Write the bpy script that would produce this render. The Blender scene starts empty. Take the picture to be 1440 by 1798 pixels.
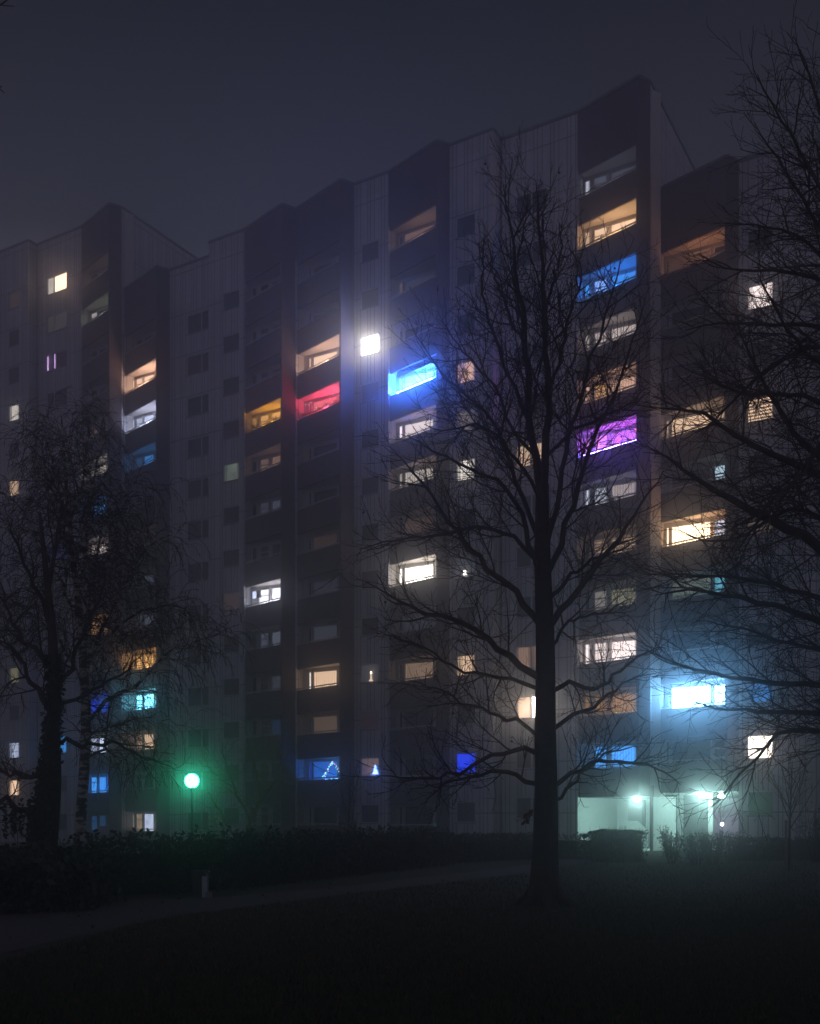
import bpy, math, random
import numpy as np
random.seed(7); rng = np.random.default_rng(7)
C = bpy.context.scene.collection
sc = bpy.context.scene

# ------------------------------------------------------------------ camera
F, V0, EYE = 2313.0, 1443.0, 1.5            # focal length and horizon measured in the 1440 x 1798 photograph, eye height
cam = bpy.data.cameras.new('camera'); co = bpy.data.objects.new('camera', cam); C.objects.link(co)
co.location = (0, 0, EYE); co.rotation_euler = (math.radians(90), 0, 0)
cam.sensor_width = 36; cam.lens = F * 36 / 1798; cam.shift_y = (V0 - 899) / 1798
cam.clip_start = 0.1; cam.clip_end = 2000
sc.camera = co
# ------------------------------------------------------------------ world: foggy night sky, faint city glow low down
w = bpy.data.worlds.new('World'); sc.world = w; w.use_nodes = True
nt = w.node_tree; bg = nt.nodes['Background']
tc = nt.nodes.new('ShaderNodeTexCoord'); sx = nt.nodes.new('ShaderNodeSeparateXYZ'); rp = nt.nodes.new('ShaderNodeValToRGB')
nt.links.new(tc.outputs['Generated'], sx.inputs[0]); nt.links.new(sx.outputs['Z'], rp.inputs[0]); nt.links.new(rp.outputs[0], bg.inputs[0])
e = rp.color_ramp.elements
e[0].position = 0.0; e[0].color = (1.07, 0.94, 1.38, 1)
e[1].position = 1.0; e[1].color = (0.34, 0.37, 0.56, 1)
for q_, c_ in ((.30, (1.01, 0.89, 1.34, 1)), (.40, (0.185, 0.195, 0.285, 1)), (.55, (0.022, 0.038, 0.055, 1))):
    k_ = e.new(q_); k_.color = c_
bg.inputs[1].default_value = 0.150
HAZE = ((0.0031, 0.20), (0.0052, 0.976))             # even fog: fine droplets that scatter all round, large ones that scatter forward
# ------------------------------------------------------------------ exposure and sampling
sc.view_settings.view_transform = 'Standard'; sc.view_settings.look = 'None'; sc.view_settings.exposure = 0; sc.view_settings.gamma = 1
cy = sc.cycles
cy.use_denoising = True; cy.denoiser = 'OPENIMAGEDENOISE'
cy.max_bounces = 6; cy.diffuse_bounces = 3; cy.glossy_bounces = 2; cy.transmission_bounces = 2; cy.transparent_max_bounces = 12; cy.volume_bounces = 1
cy.use_light_tree = True; cy.sample_clamp_indirect = 2.0; cy.caustics_reflective = False; cy.caustics_refractive = False
cy.use_adaptive_sampling = False

# ------------------------------------------------------------------ helpers
class MB:
    """collects faces with uv in metres, builds ONE mesh object"""
    def __init__(s): s.v = []; s.f = []; s.uv = []; s.m = []; s.mi = 0
    def poly(s, pts, uv=None):
        i = len(s.v); s.v += [tuple(p) for p in pts]; s.f.append(tuple(range(i, i + len(pts)))); s.m.append(s.mi)
        s.uv += uv if uv else [(0, 0)] * len(pts)
    def vquad(s, a, b, z0, z1, s0=0.0):                       # vertical quad from plan point a to b
        L = math.hypot(b[0] - a[0], b[1] - a[1])
        s.poly([(a[0], a[1], z0), (b[0], b[1], z0), (b[0], b[1], z1), (a[0], a[1], z1)], [(s0, z0), (s0 + L, z0), (s0 + L, z1), (s0, z1)])
    def hpoly(s, pts, z):
        s.poly([(p[0], p[1], z) for p in pts], [(p[0], p[1]) for p in pts])
    def prism(s, pts, z0, z1):                                 # plan polygon extruded
        n = len(pts)
        for i in range(n): s.vquad(pts[i], pts[(i + 1) % n], z0, z1)
        s.hpoly(pts, z1); s.hpoly(pts[::-1], z0)
    def beam(s, a, b, t0, t1, z0, z1, n):                      # box along plan segment a-b, from offset t0 to t1 along plan normal n
        o = lambda p, t: (p[0] + n[0] * t, p[1] + n[1] * t)
        s.prism([o(a, t0), o(b, t0), o(b, t1), o(a, t1)], z0, z1)
    def box(s, x0, x1, y0, y1, z0, z1): s.prism([(x0, y0), (x1, y0), (x1, y1), (x0, y1)], z0, z1)
    def tube(s, pts, rad, sides=6, cap=True):
        pts = [np.array(p, float) for p in pts]; rings = []
        for i, p in enumerate(pts):
            t = pts[min(i + 1, len(pts) - 1)] - pts[max(i - 1, 0)]; t /= (np.linalg.norm(t) + 1e-9)
            r = np.array((0, 0, 1.0)) if abs(t[2]) < .9 else np.array((1.0, 0, 0))
            u = np.cross(t, r); u /= np.linalg.norm(u); q = np.cross(t, u)
            R = rad[i] if hasattr(rad, '__len__') else rad
            rings.append([p + R * (math.cos(2 * math.pi * k / sides) * u + math.sin(2 * math.pi * k / sides) * q) for k in range(sides)])
        for i in range(len(rings) - 1):
            for k in range(sides):
                s.poly([rings[i][k], rings[i][(k + 1) % sides], rings[i + 1][(k + 1) % sides], rings[i + 1][k]])
        if cap: s.poly(rings[-1]); s.poly(rings[0][::-1])
    def ball(s, c, r, seg=10, rg=6, sq=1.0):
        P = lambda i, j: (c[0] + r * math.sin(math.pi * i / rg) * math.cos(2 * math.pi * j / seg), c[1] + r * math.sin(math.pi * i / rg) * math.sin(2 * math.pi * j / seg), c[2] + sq * r * math.cos(math.pi * i / rg))
        for i in range(rg):
            for j in range(seg):
                q = [P(i + 1, j), P(i + 1, j + 1), P(i, j + 1), P(i, j)]
                if i == 0: q = q[:3]
                if i == rg - 1: q = q[1:]
                s.poly(q)
    def build(s, name, mats, parent=None, smooth=False):
        me = bpy.data.meshes.new(name); me.from_pydata(s.v, [], s.f)
        ul = me.uv_layers.new(name='UVMap'); ul.data.foreach_set('uv', np.array(s.uv, np.float32).ravel())
        for m in (mats if isinstance(mats, (list, tuple)) else [mats]): me.materials.append(m)
        if s.mi or any(s.m): me.polygons.foreach_set('material_index', s.m)
        if smooth: me.polygons.foreach_set('use_smooth', [True] * len(s.f))
        me.update()
        o = bpy.data.objects.new(name, me); C.objects.link(o)
        if parent: o.parent = parent; o.matrix_parent_inverse = inv(parent)
        return o
def world(o):
    return world(o.parent) @ o.matrix_parent_inverse @ o.matrix_basis if o.parent else o.matrix_basis.copy()
def inv(parent): return world(parent).inverted()
def tag(o, label, cat, group=None, kind=None):
    if label: o['label'] = label
    if cat: o['category'] = cat
    if group: o['group'] = group
    if kind: o['kind'] = kind
    return o
def thing(name, loc, label, cat, group=None):
    o = bpy.data.objects.new(name, None); C.objects.link(o); o.location = loc; o.empty_display_size = .3
    return tag(o, label, cat, group)
def lamp(name, loc, col, watts, rad=.08, parent=None):
    l = bpy.data.lights.new(name, 'POINT'); l.color = col; l.energy = watts; l.shadow_soft_size = rad
    o = bpy.data.objects.new(name, l); C.objects.link(o); o.location = loc
    if parent: o.parent = parent; o.matrix_parent_inverse = inv(parent)
    return o
def at(u, v, Y): return np.array(((u - 720) / F * Y, Y, EYE + (V0 - v) / F * Y))
def gnd(u, v):   return at(u, v, F * EYE / (v - V0))

# ------------------------------------------------------------------ materials
def mat(name): 
    m = bpy.data.materials.new(name); m.use_nodes = True; return m, m.node_tree.nodes, m.node_tree.links, m.node_tree.nodes['Principled BSDF']
def plain(name, col, rough=.8, noise=.25, scale=6.0, metal=0):
    m, N, L, b = mat(name); b.inputs['Roughness'].default_value = rough; b.inputs['Metallic'].default_value = metal
    if noise:
        t = N.new('ShaderNodeTexNoise'); t.inputs['Scale'].default_value = scale; t.inputs['Detail'].default_value = 5
        g = N.new('ShaderNodeTexCoord'); L.new(g.outputs['Object'], t.inputs['Vector'])
        r = N.new('ShaderNodeMapRange'); r.inputs['To Min'].default_value = 1 - noise; r.inputs['To Max'].default_value = 1 + noise; L.new(t.outputs[0], r.inputs['Value'])
        x = N.new('ShaderNodeVectorMath'); x.operation = 'SCALE'; x.inputs[0].default_value = col[:3]; L.new(r.outputs[0], x.inputs['Scale']); L.new(x.outputs[0], b.inputs['Base Color'])
    else: b.inputs['Base Color'].default_value = (*col, 1)
    return m
def panel(name, col, dark, rib, joint, jz=2.8, hatch=False):
    """precast facade panels: vertical ribs and storey joints from uv in metres, weather streaks"""
    m, N, L, b = mat(name); b.inputs['Roughness'].default_value = .85
    uv = N.new('ShaderNodeUVMap'); s = N.new('ShaderNodeSeparateXYZ'); L.new(uv.outputs[0], s.inputs[0])
    def M(op, a, bb=None, c=None):
        n = N.new('ShaderNodeMath'); n.operation = op
        for i, x in enumerate((a, bb, c)):
            if x is None: continue
            if isinstance(x, (int, float)): n.inputs[i].default_value = x
            else: L.new(x, n.inputs[i])
        return n.outputs[0]
    def groove(x, period, width, off=0.0):
        fr = M('FRACT', M('DIVIDE', M('ADD', x, 1000 + off), period)); return M('LESS_THAN', fr, width / period)
    g = M('MAXIMUM', groove(s.outputs[0], rib, .05), groove(s.outputs[0], rib * 2, .05, rib * .57)) if rib else None
    h = groove(s.outputs[1], jz, joint, .45)
    g = M('MAXIMUM', g, h) if g is not None else h
    t = N.new('ShaderNodeTexNoise'); t.inputs['Scale'].default_value = 1.0; t.inputs['Detail'].default_value = 6
    mp = N.new('ShaderNodeMapping'); mp.inputs['Scale'].default_value = (2.2, .22, 1); L.new(uv.outputs[0], mp.inputs[0]); L.new(mp.outputs[0], t.inputs['Vector'])
    wv = N.new('ShaderNodeTexWhiteNoise'); wv.noise_dimensions = '1D'; L.new(M('FLOOR', M('DIVIDE', s.outputs[0], (rib or 1.2) * .5)), wv.inputs['W'])
    cw = N.new('ShaderNodeTexWhiteNoise'); cw.noise_dimensions = '2D'; cv = N.new('ShaderNodeCombineXYZ')
    L.new(M('FLOOR', M('DIVIDE', s.outputs[0], (rib * 4 if rib else 2.2))), cv.inputs[0]); L.new(M('FLOOR', M('DIVIDE', M('ADD', s.outputs[1], .45), jz)), cv.inputs[1]); L.new(cv.outputs[0], cw.inputs['Vector'])
    r = M('ADD', M('MULTIPLY', t.outputs[0], .62), M('MULTIPLY', wv.outputs['Value'], .14)); r = M('ADD', r, M('MULTIPLY', cw.outputs['Value'], .22)); r = M('ADD', r, .50)
    x = N.new('ShaderNodeMix'); x.data_type = 'RGBA'; L.new(g, x.inputs[0]); x.inputs[6].default_value = (*col, 1); x.inputs[7].default_value = (*dark, 1)
    y = N.new('ShaderNodeVectorMath'); y.operation = 'SCALE'; L.new(x.outputs[2], y.inputs[0]); L.new(r, y.inputs['Scale']); L.new(y.outputs[0], b.inputs['Base Color'])
    bp = N.new('ShaderNodeBump'); bp.inputs['Strength'].default_value = .6; bp.inputs['Distance'].default_value = .03; bp.invert = True; L.new(g, bp.inputs['Height']); L.new(bp.outputs[0], b.inputs['Normal'])
    return m
M_LIGHT = panel('pale_ribbed_concrete', (.50, .50, .52), (.14, .14, .15), .52, .06)
M_BROWN = panel('brown_concrete', (.085, .064, .068), (.04, .03, .032), 0, .03)
M_PLASTER = plain('loggia_plaster', (.50, .48, .455), .8, .10, 2)
M_PORCH = plain('porch_paint', (.84, .86, .84), .7, .08, 1.5)
M_COPING = plain('zinc_coping', (.12, .12, .13), .5, .2, 3)
M_ROOF = plain('roof_felt', (.06, .06, .06), .9, .3, 2)
M_FRAME = plain('window_frame_paint', (.50, .50, .50), .5, .06, 4)
M_RAIL = plain('railing_paint', (.45, .44, .43), .45, .1, 5)
M_GREYDOOR = plain('grey_door_paint', (.16, .17, .17), .5, .15, 3)
M_BARK = plain('bark', (.055, .048, .042), .95, .45, 9)
M_TWIG = plain('twig_bark', (.045, .040, .036), .95, .3, 6)
M_LEAF = plain('shrub_leaf', (.035, .050, .028), .6, .5, 4)
M_IVY = plain('ivy_leaf', (.020, .030, .016), .5, .5, 4)
M_DRY = plain('dry_leaf', (.16, .075, .035), .8, .4, 9)
M_STEEL = plain('dark_steel', (.045, .047, .05), .5, .2, 8)
M_WOOD = plain('stake_wood', (.20, .165, .12), .9, .3, 8)
M_PALE = plain('pale_post', (.42, .46, .50), .7, .25, 8)
M_STONE = plain('stone', (.25, .25, .25), .9, .3, 8)
M_POT = plain('terracotta', (.20, .09, .055), .8, .2, 8)
M_PLANT = plain('pot_plant_leaf', (.05, .08, .03), .6, .4, 12)
def glass_dark():
    m, N, L, b = mat('dark_window_glass'); b.inputs['Base Color'].default_value = (.012, .013, .016, 1); b.inputs['Roughness'].default_value = .12
    t = N.new('ShaderNodeTexNoise'); t.inputs['Scale'].default_value = .8; g = N.new('ShaderNodeTexCoord'); L.new(g.outputs['Object'], t.inputs[0])
    r = N.new('ShaderNodeMapRange'); r.inputs['To Min'].default_value = .05; r.inputs['To Max'].default_value = .3; L.new(t.outputs[0], r.inputs[0]); L.new(r.outputs[0], b.inputs['Roughness'])
    return m
M_GLASS = glass_dark()
def clear_glass():
    m, N, L, b = mat('clear_window_glass'); N.remove(b); o = N['Material Output']
    t = N.new('ShaderNodeBsdfTransparent'); g = N.new('ShaderNodeBsdfGlossy'); g.inputs['Roughness'].default_value = .05
    x = N.new('ShaderNodeMixShader'); x.inputs[0].default_value = .06; L.new(t.outputs[0], x.inputs[1]); L.new(g.outputs[0], x.inputs[2]); L.new(x.outputs[0], o.inputs[0]); return m
M_CLEAR = clear_glass()
_em = {}
def glow(col, strength, style='plain'):
    """lit window: glowing pane or curtain; fold, slat or room-patch brightness is painted into the emission"""
    strength *= 1.6
    key = (tuple(np.round(col, 3)), round(strength, 3), style)
    if key in _em: return _em[key]
    m, N, L, b = mat('lit_' + style); b.inputs['Base Color'].default_value = (.3, .3, .3, 1); b.inputs['Roughness'].default_value = .6
    b.inputs['Emission Color'].default_value = (*col, 1); b.inputs['Emission Strength'].default_value = strength
    if style != 'plain':
        uv = N.new('ShaderNodeUVMap'); mp = N.new('ShaderNodeMapping'); L.new(uv.outputs[0], mp.inputs[0])
        wv = N.new('ShaderNodeTexWave' if style != 'room' else 'ShaderNodeTexVoronoi')
        if style == 'curtain': wv.inputs['Scale'].default_value = 1.9; wv.inputs['Distortion'].default_value = 3.0; mp.inputs['Scale'].default_value = (1, .12, 1); lo, hi = .45, 1.2
        elif style == 'blind': wv.bands_direction = 'Y'; wv.inputs['Scale'].default_value = 1.9; lo, hi = .05, 1.3
        else: wv.inputs['Scale'].default_value = 1.6; wv.distance = 'CHEBYCHEV'; lo, hi = .45, 1.25
        L.new(mp.outputs[0], wv.inputs['Vector'])
        r = N.new('ShaderNodeMapRange'); r.inputs['To Min'].default_value = lo * strength; r.inputs['To Max'].default_value = hi * strength
        L.new(wv.outputs[1] if style in ('curtain', 'blind') else wv.outputs[0], r.inputs[0]); L.new(r.outputs[0], b.inputs['Emission Strength'])
    _em[key] = m; return m
def bulb(name, col, strength):
    m, N, L, b = mat(name); b.inputs['Emission Color'].default_value = (*col, 1); b.inputs['Emission Strength'].default_value = strength; return m

# ------------------------------------------------------------------ plan of the block: every corner from its photo column and wall direction
tL, tA = math.radians(36.434), math.radians(51.741)
dL = np.array((math.cos(tL), -math.sin(tL))); dB = np.array((math.sin(tL), math.cos(tL)))
dA = np.array((math.cos(tA), -math.sin(tA))); dC = np.array((math.sin(tA), math.cos(tA)))
tG = math.radians(24.9); dG = np.array((math.sin(tG), math.cos(tG)))   # the end walls run back in their own direction
nL, nA = -dB, -dC                                              # outward normals of facade and balcony fronts
def go(P, d, u):
    r = ((u - 720) / F, 1.0); t = -(P[0] * r[1] - P[1] * r[0]) / (d[0] * r[1] - d[1] * r[0]); return P + t * d
p = {}
P = np.array(((1121.4 - 720) / F, 1.0)) * 67.2; p['Dp'] = P
Q = P
for n, d, u in (('Dl', dA, 1013.7), ('W3l', dL, 881.7), ('W2r', dB, 866.2), ('Cr', dL, 789.2), ('Cp', dC, 769), ('Cl', dA, 682.5), ('Br', dL, 622), ('Bp', dC, 598.6),
                ('Ar', dA, 520.2), ('Ap', dC, 495.2), ('Al', dA, 429.3), ('Ws', dL, 367), ('Sr', dL, 298), ('Sp', dC, 275.4), ('Sl', dA, 218.6), ('Tr', dG, 213.6),
                ('Tp', dC, 192), ('Tl', dA, 142.9), ('Wl', dL, 66.8), ('W0r', dB, 50.1), ('W0l', dL, -160)):
    Q = go(Q, d, u); p[n] = Q
Q = P
for n, d, u in (('Dr', dC, 1142), ('El', dG, 1156.5), ('Ep', dA, 1277), ('Er', dC, 1297), ('W4', dL, 1401), ('W5l', -dB, 1397), ('W5', dL, 1500)):
    Q = go(Q, d, u); p[n] = Q

# ------------------------------------------------------------------ building sections
def wall(mb, a, b, z0, z1, wins, n):
    """pale wall with real window openings: wins = (s0,s1,z0,z1), reveals 0.16 deep"""
    L = np.linalg.norm(b - a); d = (b - a) / L
    ss = sorted({0.0, L} | {x for q in wins for x in q[:2]}); zz = sorted({z0, z1} | {x for q in wins for x in q[2:4]})
    for i in range(len(ss) - 1):
        for j in range(len(zz) - 1):
            sm, zm = (ss[i] + ss[i + 1]) / 2, (zz[j] + zz[j + 1]) / 2
            if any(q[0] < sm < q[1] and q[2] < zm < q[3] for q in wins): continue
            mb.vquad(a + d * ss[i], a + d * ss[i + 1], zz[j], zz[j + 1], ss[i])
    for q in wins:
        A0, A1 = a + d * q[0], a + d * q[1]; I0, I1 = A0 - n * .16, A1 - n * .16
        mb.vquad(A0, I0, q[2], q[3]); mb.vquad(I1, A1, q[2], q[3]); mb.hpoly([A0, A1, I1, I0], q[2]); mb.hpoly([I0, I1, A1, A0], q[3])
def window(parent, a, d, n, q, state, split=None, dec=None):
    """frame + panes set back in the reveal of opening q"""
    s0, s1, z0, z1 = q; o = a - n * .11; fw = .06
    m = MB()
    bars = [(s0, s0 + fw), (s1 - fw, s1)] + ([(s0 + split - .045, s0 + split + .045)] if split else [])
    for x0, x1 in bars: m.beam(o + d * x0, o + d * x1, 0, .06, z0, z1, n)
    edges = sorted(bars)
    for i in range(len(edges) - 1):
        for y0, y1 in ((z0, z0 + fw), (z1 - fw, z1)): m.beam(o + d * edges[i][1], o + d * edges[i + 1][0], 0, .058, y0, y1, n)
    fr = m.build('window', M_FRAME, parent)
    s = MB(); s.beam(a + d * (s0 - .04), a + d * (s1 + .04), -.02, .05, z0 - .05, z0 - .005, n); s.build('sill', M_COPING, fr)
    for i in range(len(edges) - 1):
        g = MB(); g.vquad(o + d * edges[i][1] + n * .02, o + d * edges[i + 1][0] + n * .02, z0 + fw, z1 - fw, edges[i][1])
        st = state[i] if isinstance(state, list) else state
        if st and st[2] == 'roombox':
            room(parent, fr, a, d, n, q, st[0], st[1]) if i == 0 or not isinstance(state, list) else None
            g.build('pane', M_CLEAR, fr)
        else:
            g.build('pane', glow(*st) if st else M_GLASS, fr)
            if st and st[1] < 2 and st[2] in ('room', 'curtain'):
                Lw = edges[i + 1][0] - edges[i][1]
                for e0, e1 in ((edges[i][1], edges[i][1] + Lw * rng.uniform(.10, .24)), (edges[i + 1][0] - Lw * rng.uniform(.08, .22), edges[i + 1][0])):
                    xs = np.linspace(e0, e1, 9); cu = MB()
                    for q_ in range(8): cu.vquad(o + d * xs[q_] + n * (.028 + .012 * (q_ % 2)), o + d * xs[q_ + 1] + n * (.028 + .012 * ((q_ + 1) % 2)), z0 + fw, z1 - fw, xs[q_])
                    cu.build('curtain', glow(st[0], st[1] * .42, 'curtain'), fr)
    return fr
def room(parent, fr, a, d, n, q, col, watts):
    s0, s1, z0, z1 = q; A0, A1 = a + d * (s0 - .3) - n * .17, a + d * (s1 + .3) - n * .17; B0, B1 = A0 - n * 2.6, A1 - n * 2.6
    zf, zc = z0 - .85, z1 + .35; m = MB()
    m.vquad(A0, B0, zf, zc); m.vquad(B0, B1, zf, zc); m.vquad(B1, A1, zf, zc); m.hpoly([A0, A1, B1, B0], zf); m.hpoly([B0, B1, A1, A0], zc)
    m.build('room', M_PLASTER, fr)
    c = (A0 + A1) / 2 - n * 1.3
    b = MB(); b.ball((c[0], c[1], zc - .42), .13, 10, 6, .7); b.build('ceiling_lamp', bulb('lamp_glass', col, watts * 3), fr, True)
def section(name, label, corners, H, right_end=True, left_end=False, depth=12.0, left_from=None, back_base=-.6):
    o = thing(name, (*corners[0], 0), label, 'apartment block', 'joined sections of the apartment block')
    front = corners; back = [c + dG * depth for c in corners]
    m = MB(); foot = [front[0], front[-1], front[-1] + dG * depth, front[0] + dG * depth]
    m.hpoly(list(front) + [front[-1] + dG * depth, front[0] + dG * depth], H - .12); m.vquad(front[-1] + dG * depth, front[0] + dG * depth, back_base, H - .12)
    m.build('roof', M_ROOF, o)
    if right_end:
        g = MB(); g.vquad(front[-1], front[-1] + dG * depth, -.6, H); g.build('gable_wall', M_LIGHT, o)
    if left_end:
        g = MB(); g.vquad(front[0] + dG * depth, front[0], left_from or -.6, H); g.build('gable_wall', M_LIGHT, o)
    cp = MB()
    chain = list(front) + ([front[-1] + dG * depth] if right_end else [])
    for a, b in zip(chain[:-1], chain[1:]):
        d = (b - a) / np.linalg.norm(b - a); n = np.array((d[1], -d[0])); cp.beam(a - d * .03, b + d * .03, -.25, .07, H - .10 + random.random() * .004, H + .06 + random.random() * .006, n)
    cp.build('coping', M_COPING, o)
    return o
def light_wall(sec, a, b, H, ztop, fh, k0, k1, u0, u1, h, states, split=None, base=-.6):
    L = np.linalg.norm(b - a); d = (b - a) / L; n = np.array((d[1], -d[0]))
    s0 = np.linalg.norm(go(a, d, u0) - a); s1 = np.linalg.norm(go(a, d, u1) - a)
    wins = {k: (s0, s1, ztop + (k - 0) * fh - h, ztop + k * fh) for k in range(k0, k1 + 1)}
    m = MB(); wall(m, a, b, base, H, list(wins.values()), n); m.build('pale_wall', M_LIGHT, sec)
    for k, q in wins.items():
        st = states.get(k)
        window(sec, a, d, n, q, st, split * (s1 - s0) if split else None)
    return wins, d, n
def simple_wall(sec, a, b, H, m_, name, base=-.6):
    m = MB(); m.vquad(a, b, base, H); return m.build(name, m_, sec)
SUB = []                                                       # remembers balcony frames for things that stand on them
def stack(sec, key, P, Q, H, ztop, fh, k0, k1, elems, states, dep=.7, open0=None):
    """column of loggias: brown front turned 15 degrees out of the facade; elems = back-wall openings as (u0,u1,kind)"""
    w_ = np.linalg.norm(Q - P); R = P + dA * (w_ - .16); Pb = P + dB * dep
    t = ((R - Pb)[0] * dC[1] - (R - Pb)[1] * dC[0]) / (dL[0] * dC[1] - dL[1] * dC[0]); RB = Pb + dL * t      # back right corner
    T = lambda k: ztop + (k - 1) * fh
    zb = T(k0) - 2.62
    # brown pier, attic and plinth
    m = MB()
    m.beam(R, Q, 0, -.14, -.6 if open0 is None else open0, H - .005, nA)
    m.beam(P + dA * .02, R, 0, -.14, T(k1), H - .005, nA)
    if open0 is None: m.beam(P + dA * .02, R, 0, -.14, -.6, T(k0) - 1.31 - 1.3, nA)
    m.build('brown_wall', M_BROWN, sec)
    m = MB(); m.beam(P + dA * .003, P + dA * .085, .09, -.16, -.6 if open0 is None else open0 + .003, T(k1) + .25, nA); m.build('pale_edge', M_LIGHT, sec)
    # plastered inside: back wall, side walls, slabs
    i = MB()
    zl = -.6 if open0 is None else open0 + .02
    i.vquad(P - nL * .003, Pb, zl, H - .2); i.vquad(Pb, RB, zl, H - .2); i.vquad(RB, R - dA * .003, zl, H - .2)
    for k in range(k0, k1 + 2):
        zc = T(k - 1) + .10 if k > k0 else T(k) - 2.58
        i.prism([P + dA * .12 + dC * .15, R - dA * .01 + dC * .15, RB - dL * .01 - dB * .01, Pb + dL * .01 - dB * .01], zc, zc + .16)
    i.build('loggia_shell', M_PLASTER, sec)
    for k in range(k0, k1 + 1):
        st = states.get(k, {})
        z = T(k)
        m = MB(); a, b = P + dA * .12, R - dA * .004
        lo = T(k - 1) + .003 if k > k0 else z - 2.6
        m.beam(a, b, -.001, -.12, lo, z - 1.31, nA)
        bal = m.build('balcony', M_BROWN, sec)
        r = MB(); r.beam(a + dA * .02, b - dA * .02, -.02, -.08, z - 1.235, z - 1.165, nA)
        for q in range(6):
            c = a + (b - a) * (.04 + .92 * q / 5); r.beam(c - dA * .02, c + dA * .02, -.03, -.07, z - 1.312, z - 1.236, nA)
        r.build('railing', M_RAIL, bal)
        wl = st.get('win', [None] * len(elems))
        for (u0, u1, kind), es in zip(elems, wl):
            A0 = go(Pb, dL, u0); A1 = go(Pb, dL, u1)
            zt = z - .10; z0 = z - 2.4 if kind == 'door' else z - 1.55
            f = MB(); fw = .07; n = nL
            for x0, x1 in ((A0, A0 + dL * fw), (A1 - dL * fw, A1)): f.beam(x0, x1, .004, .075, z0, zt, n)
            hb = [(z0, z0 + fw), (zt - fw, zt)]
            if kind == 'transom': hb.insert(1, (zt - .47, zt - .40))
            if kind == 'triple': hb[1:1] = [(zt - .52, zt - .44), (zt - .98, zt - .90)]
            for y0, y1 in hb: f.beam(A0 + dL * fw, A1 - dL * fw, .004, .072, y0, y1, n)
            fo = f.build('door' if kind == 'door' else 'window', M_FRAME, bal)
            # one pane each, sub-part of the balcony like its frame
            g = MB(); o = A0 + dL * fw + n * .03; e = A1 - dL * fw + n * .03
            for (x, y0), (y1, y) in zip(hb[:-1], hb[1:]): g.vquad(o, e, y0, y1)
            g.build('pane', glow(*es) if es else M_GLASS, bal)
        lp = st.get('lamp')
        if lp:
            c = P + dA * (w_ * .52) + dC * .55; lamp('loggia_fill_light', (c[0], c[1], z - 1.62), lp[0], lp[1] * 7.5, .2, sec)  # bare light without fixture, added behind the parapet to brighten the loggia
    SUB.append(key); p[key + '_f'] = (P, Q, w_, T, R, Pb, RB)
    return T

# colours of lit rooms (linear)
WARM = (1, .66, .43); WHITE = (1, .90, .80); PINKW = (1, .82, .78); COOL = (.62, .72, 1); ORANGE = (1, .50, .16); AMBER = (1, .42, .02); PEACH = (1, .58, .40)
BLUE = (.02, .20, 1); SKY = (.06, .36, 1); CYAN = (.18, .72, 1); VIOLET = (.62, .12, 1); RED = (1, .05, .09); GREENW = (.62, .75, .55); DEEP = (.01, .05, 1)
def zt(v, Y): return EYE + (V0 - v) * Y / F
def ysame(P, d, u): return go(P, d, u)[1]
c = lambda col, s, st='plain': (col, s, st)

# ---- section 0: far left
H0 = zt(421.5, p['W0r'][1])
s0 = section('apartment_block', 'far left end of the apartment block, pale ribbed wall cut by the picture edge', [p['W0l'], p['W0r']], H0)
Yw = ysame(p['W0r'], dL, 33)
light_wall(s0, p['W0l'], p['W0r'], H0, zt(1435, Yw), 66.1 * Yw / F, 0, 14, 15, 33.5, 1.2,
    {14: c(ORANGE, .02), 11: c(WHITE, .75, 'curtain'), 9: c(WARM, .6, 'curtain'), 4: c((.9, .8, .45), .16, 'curtain'), 2: c(COOL, .8, 'room'), 1: c(WARM, 1.3, 'curtain')})
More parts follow.
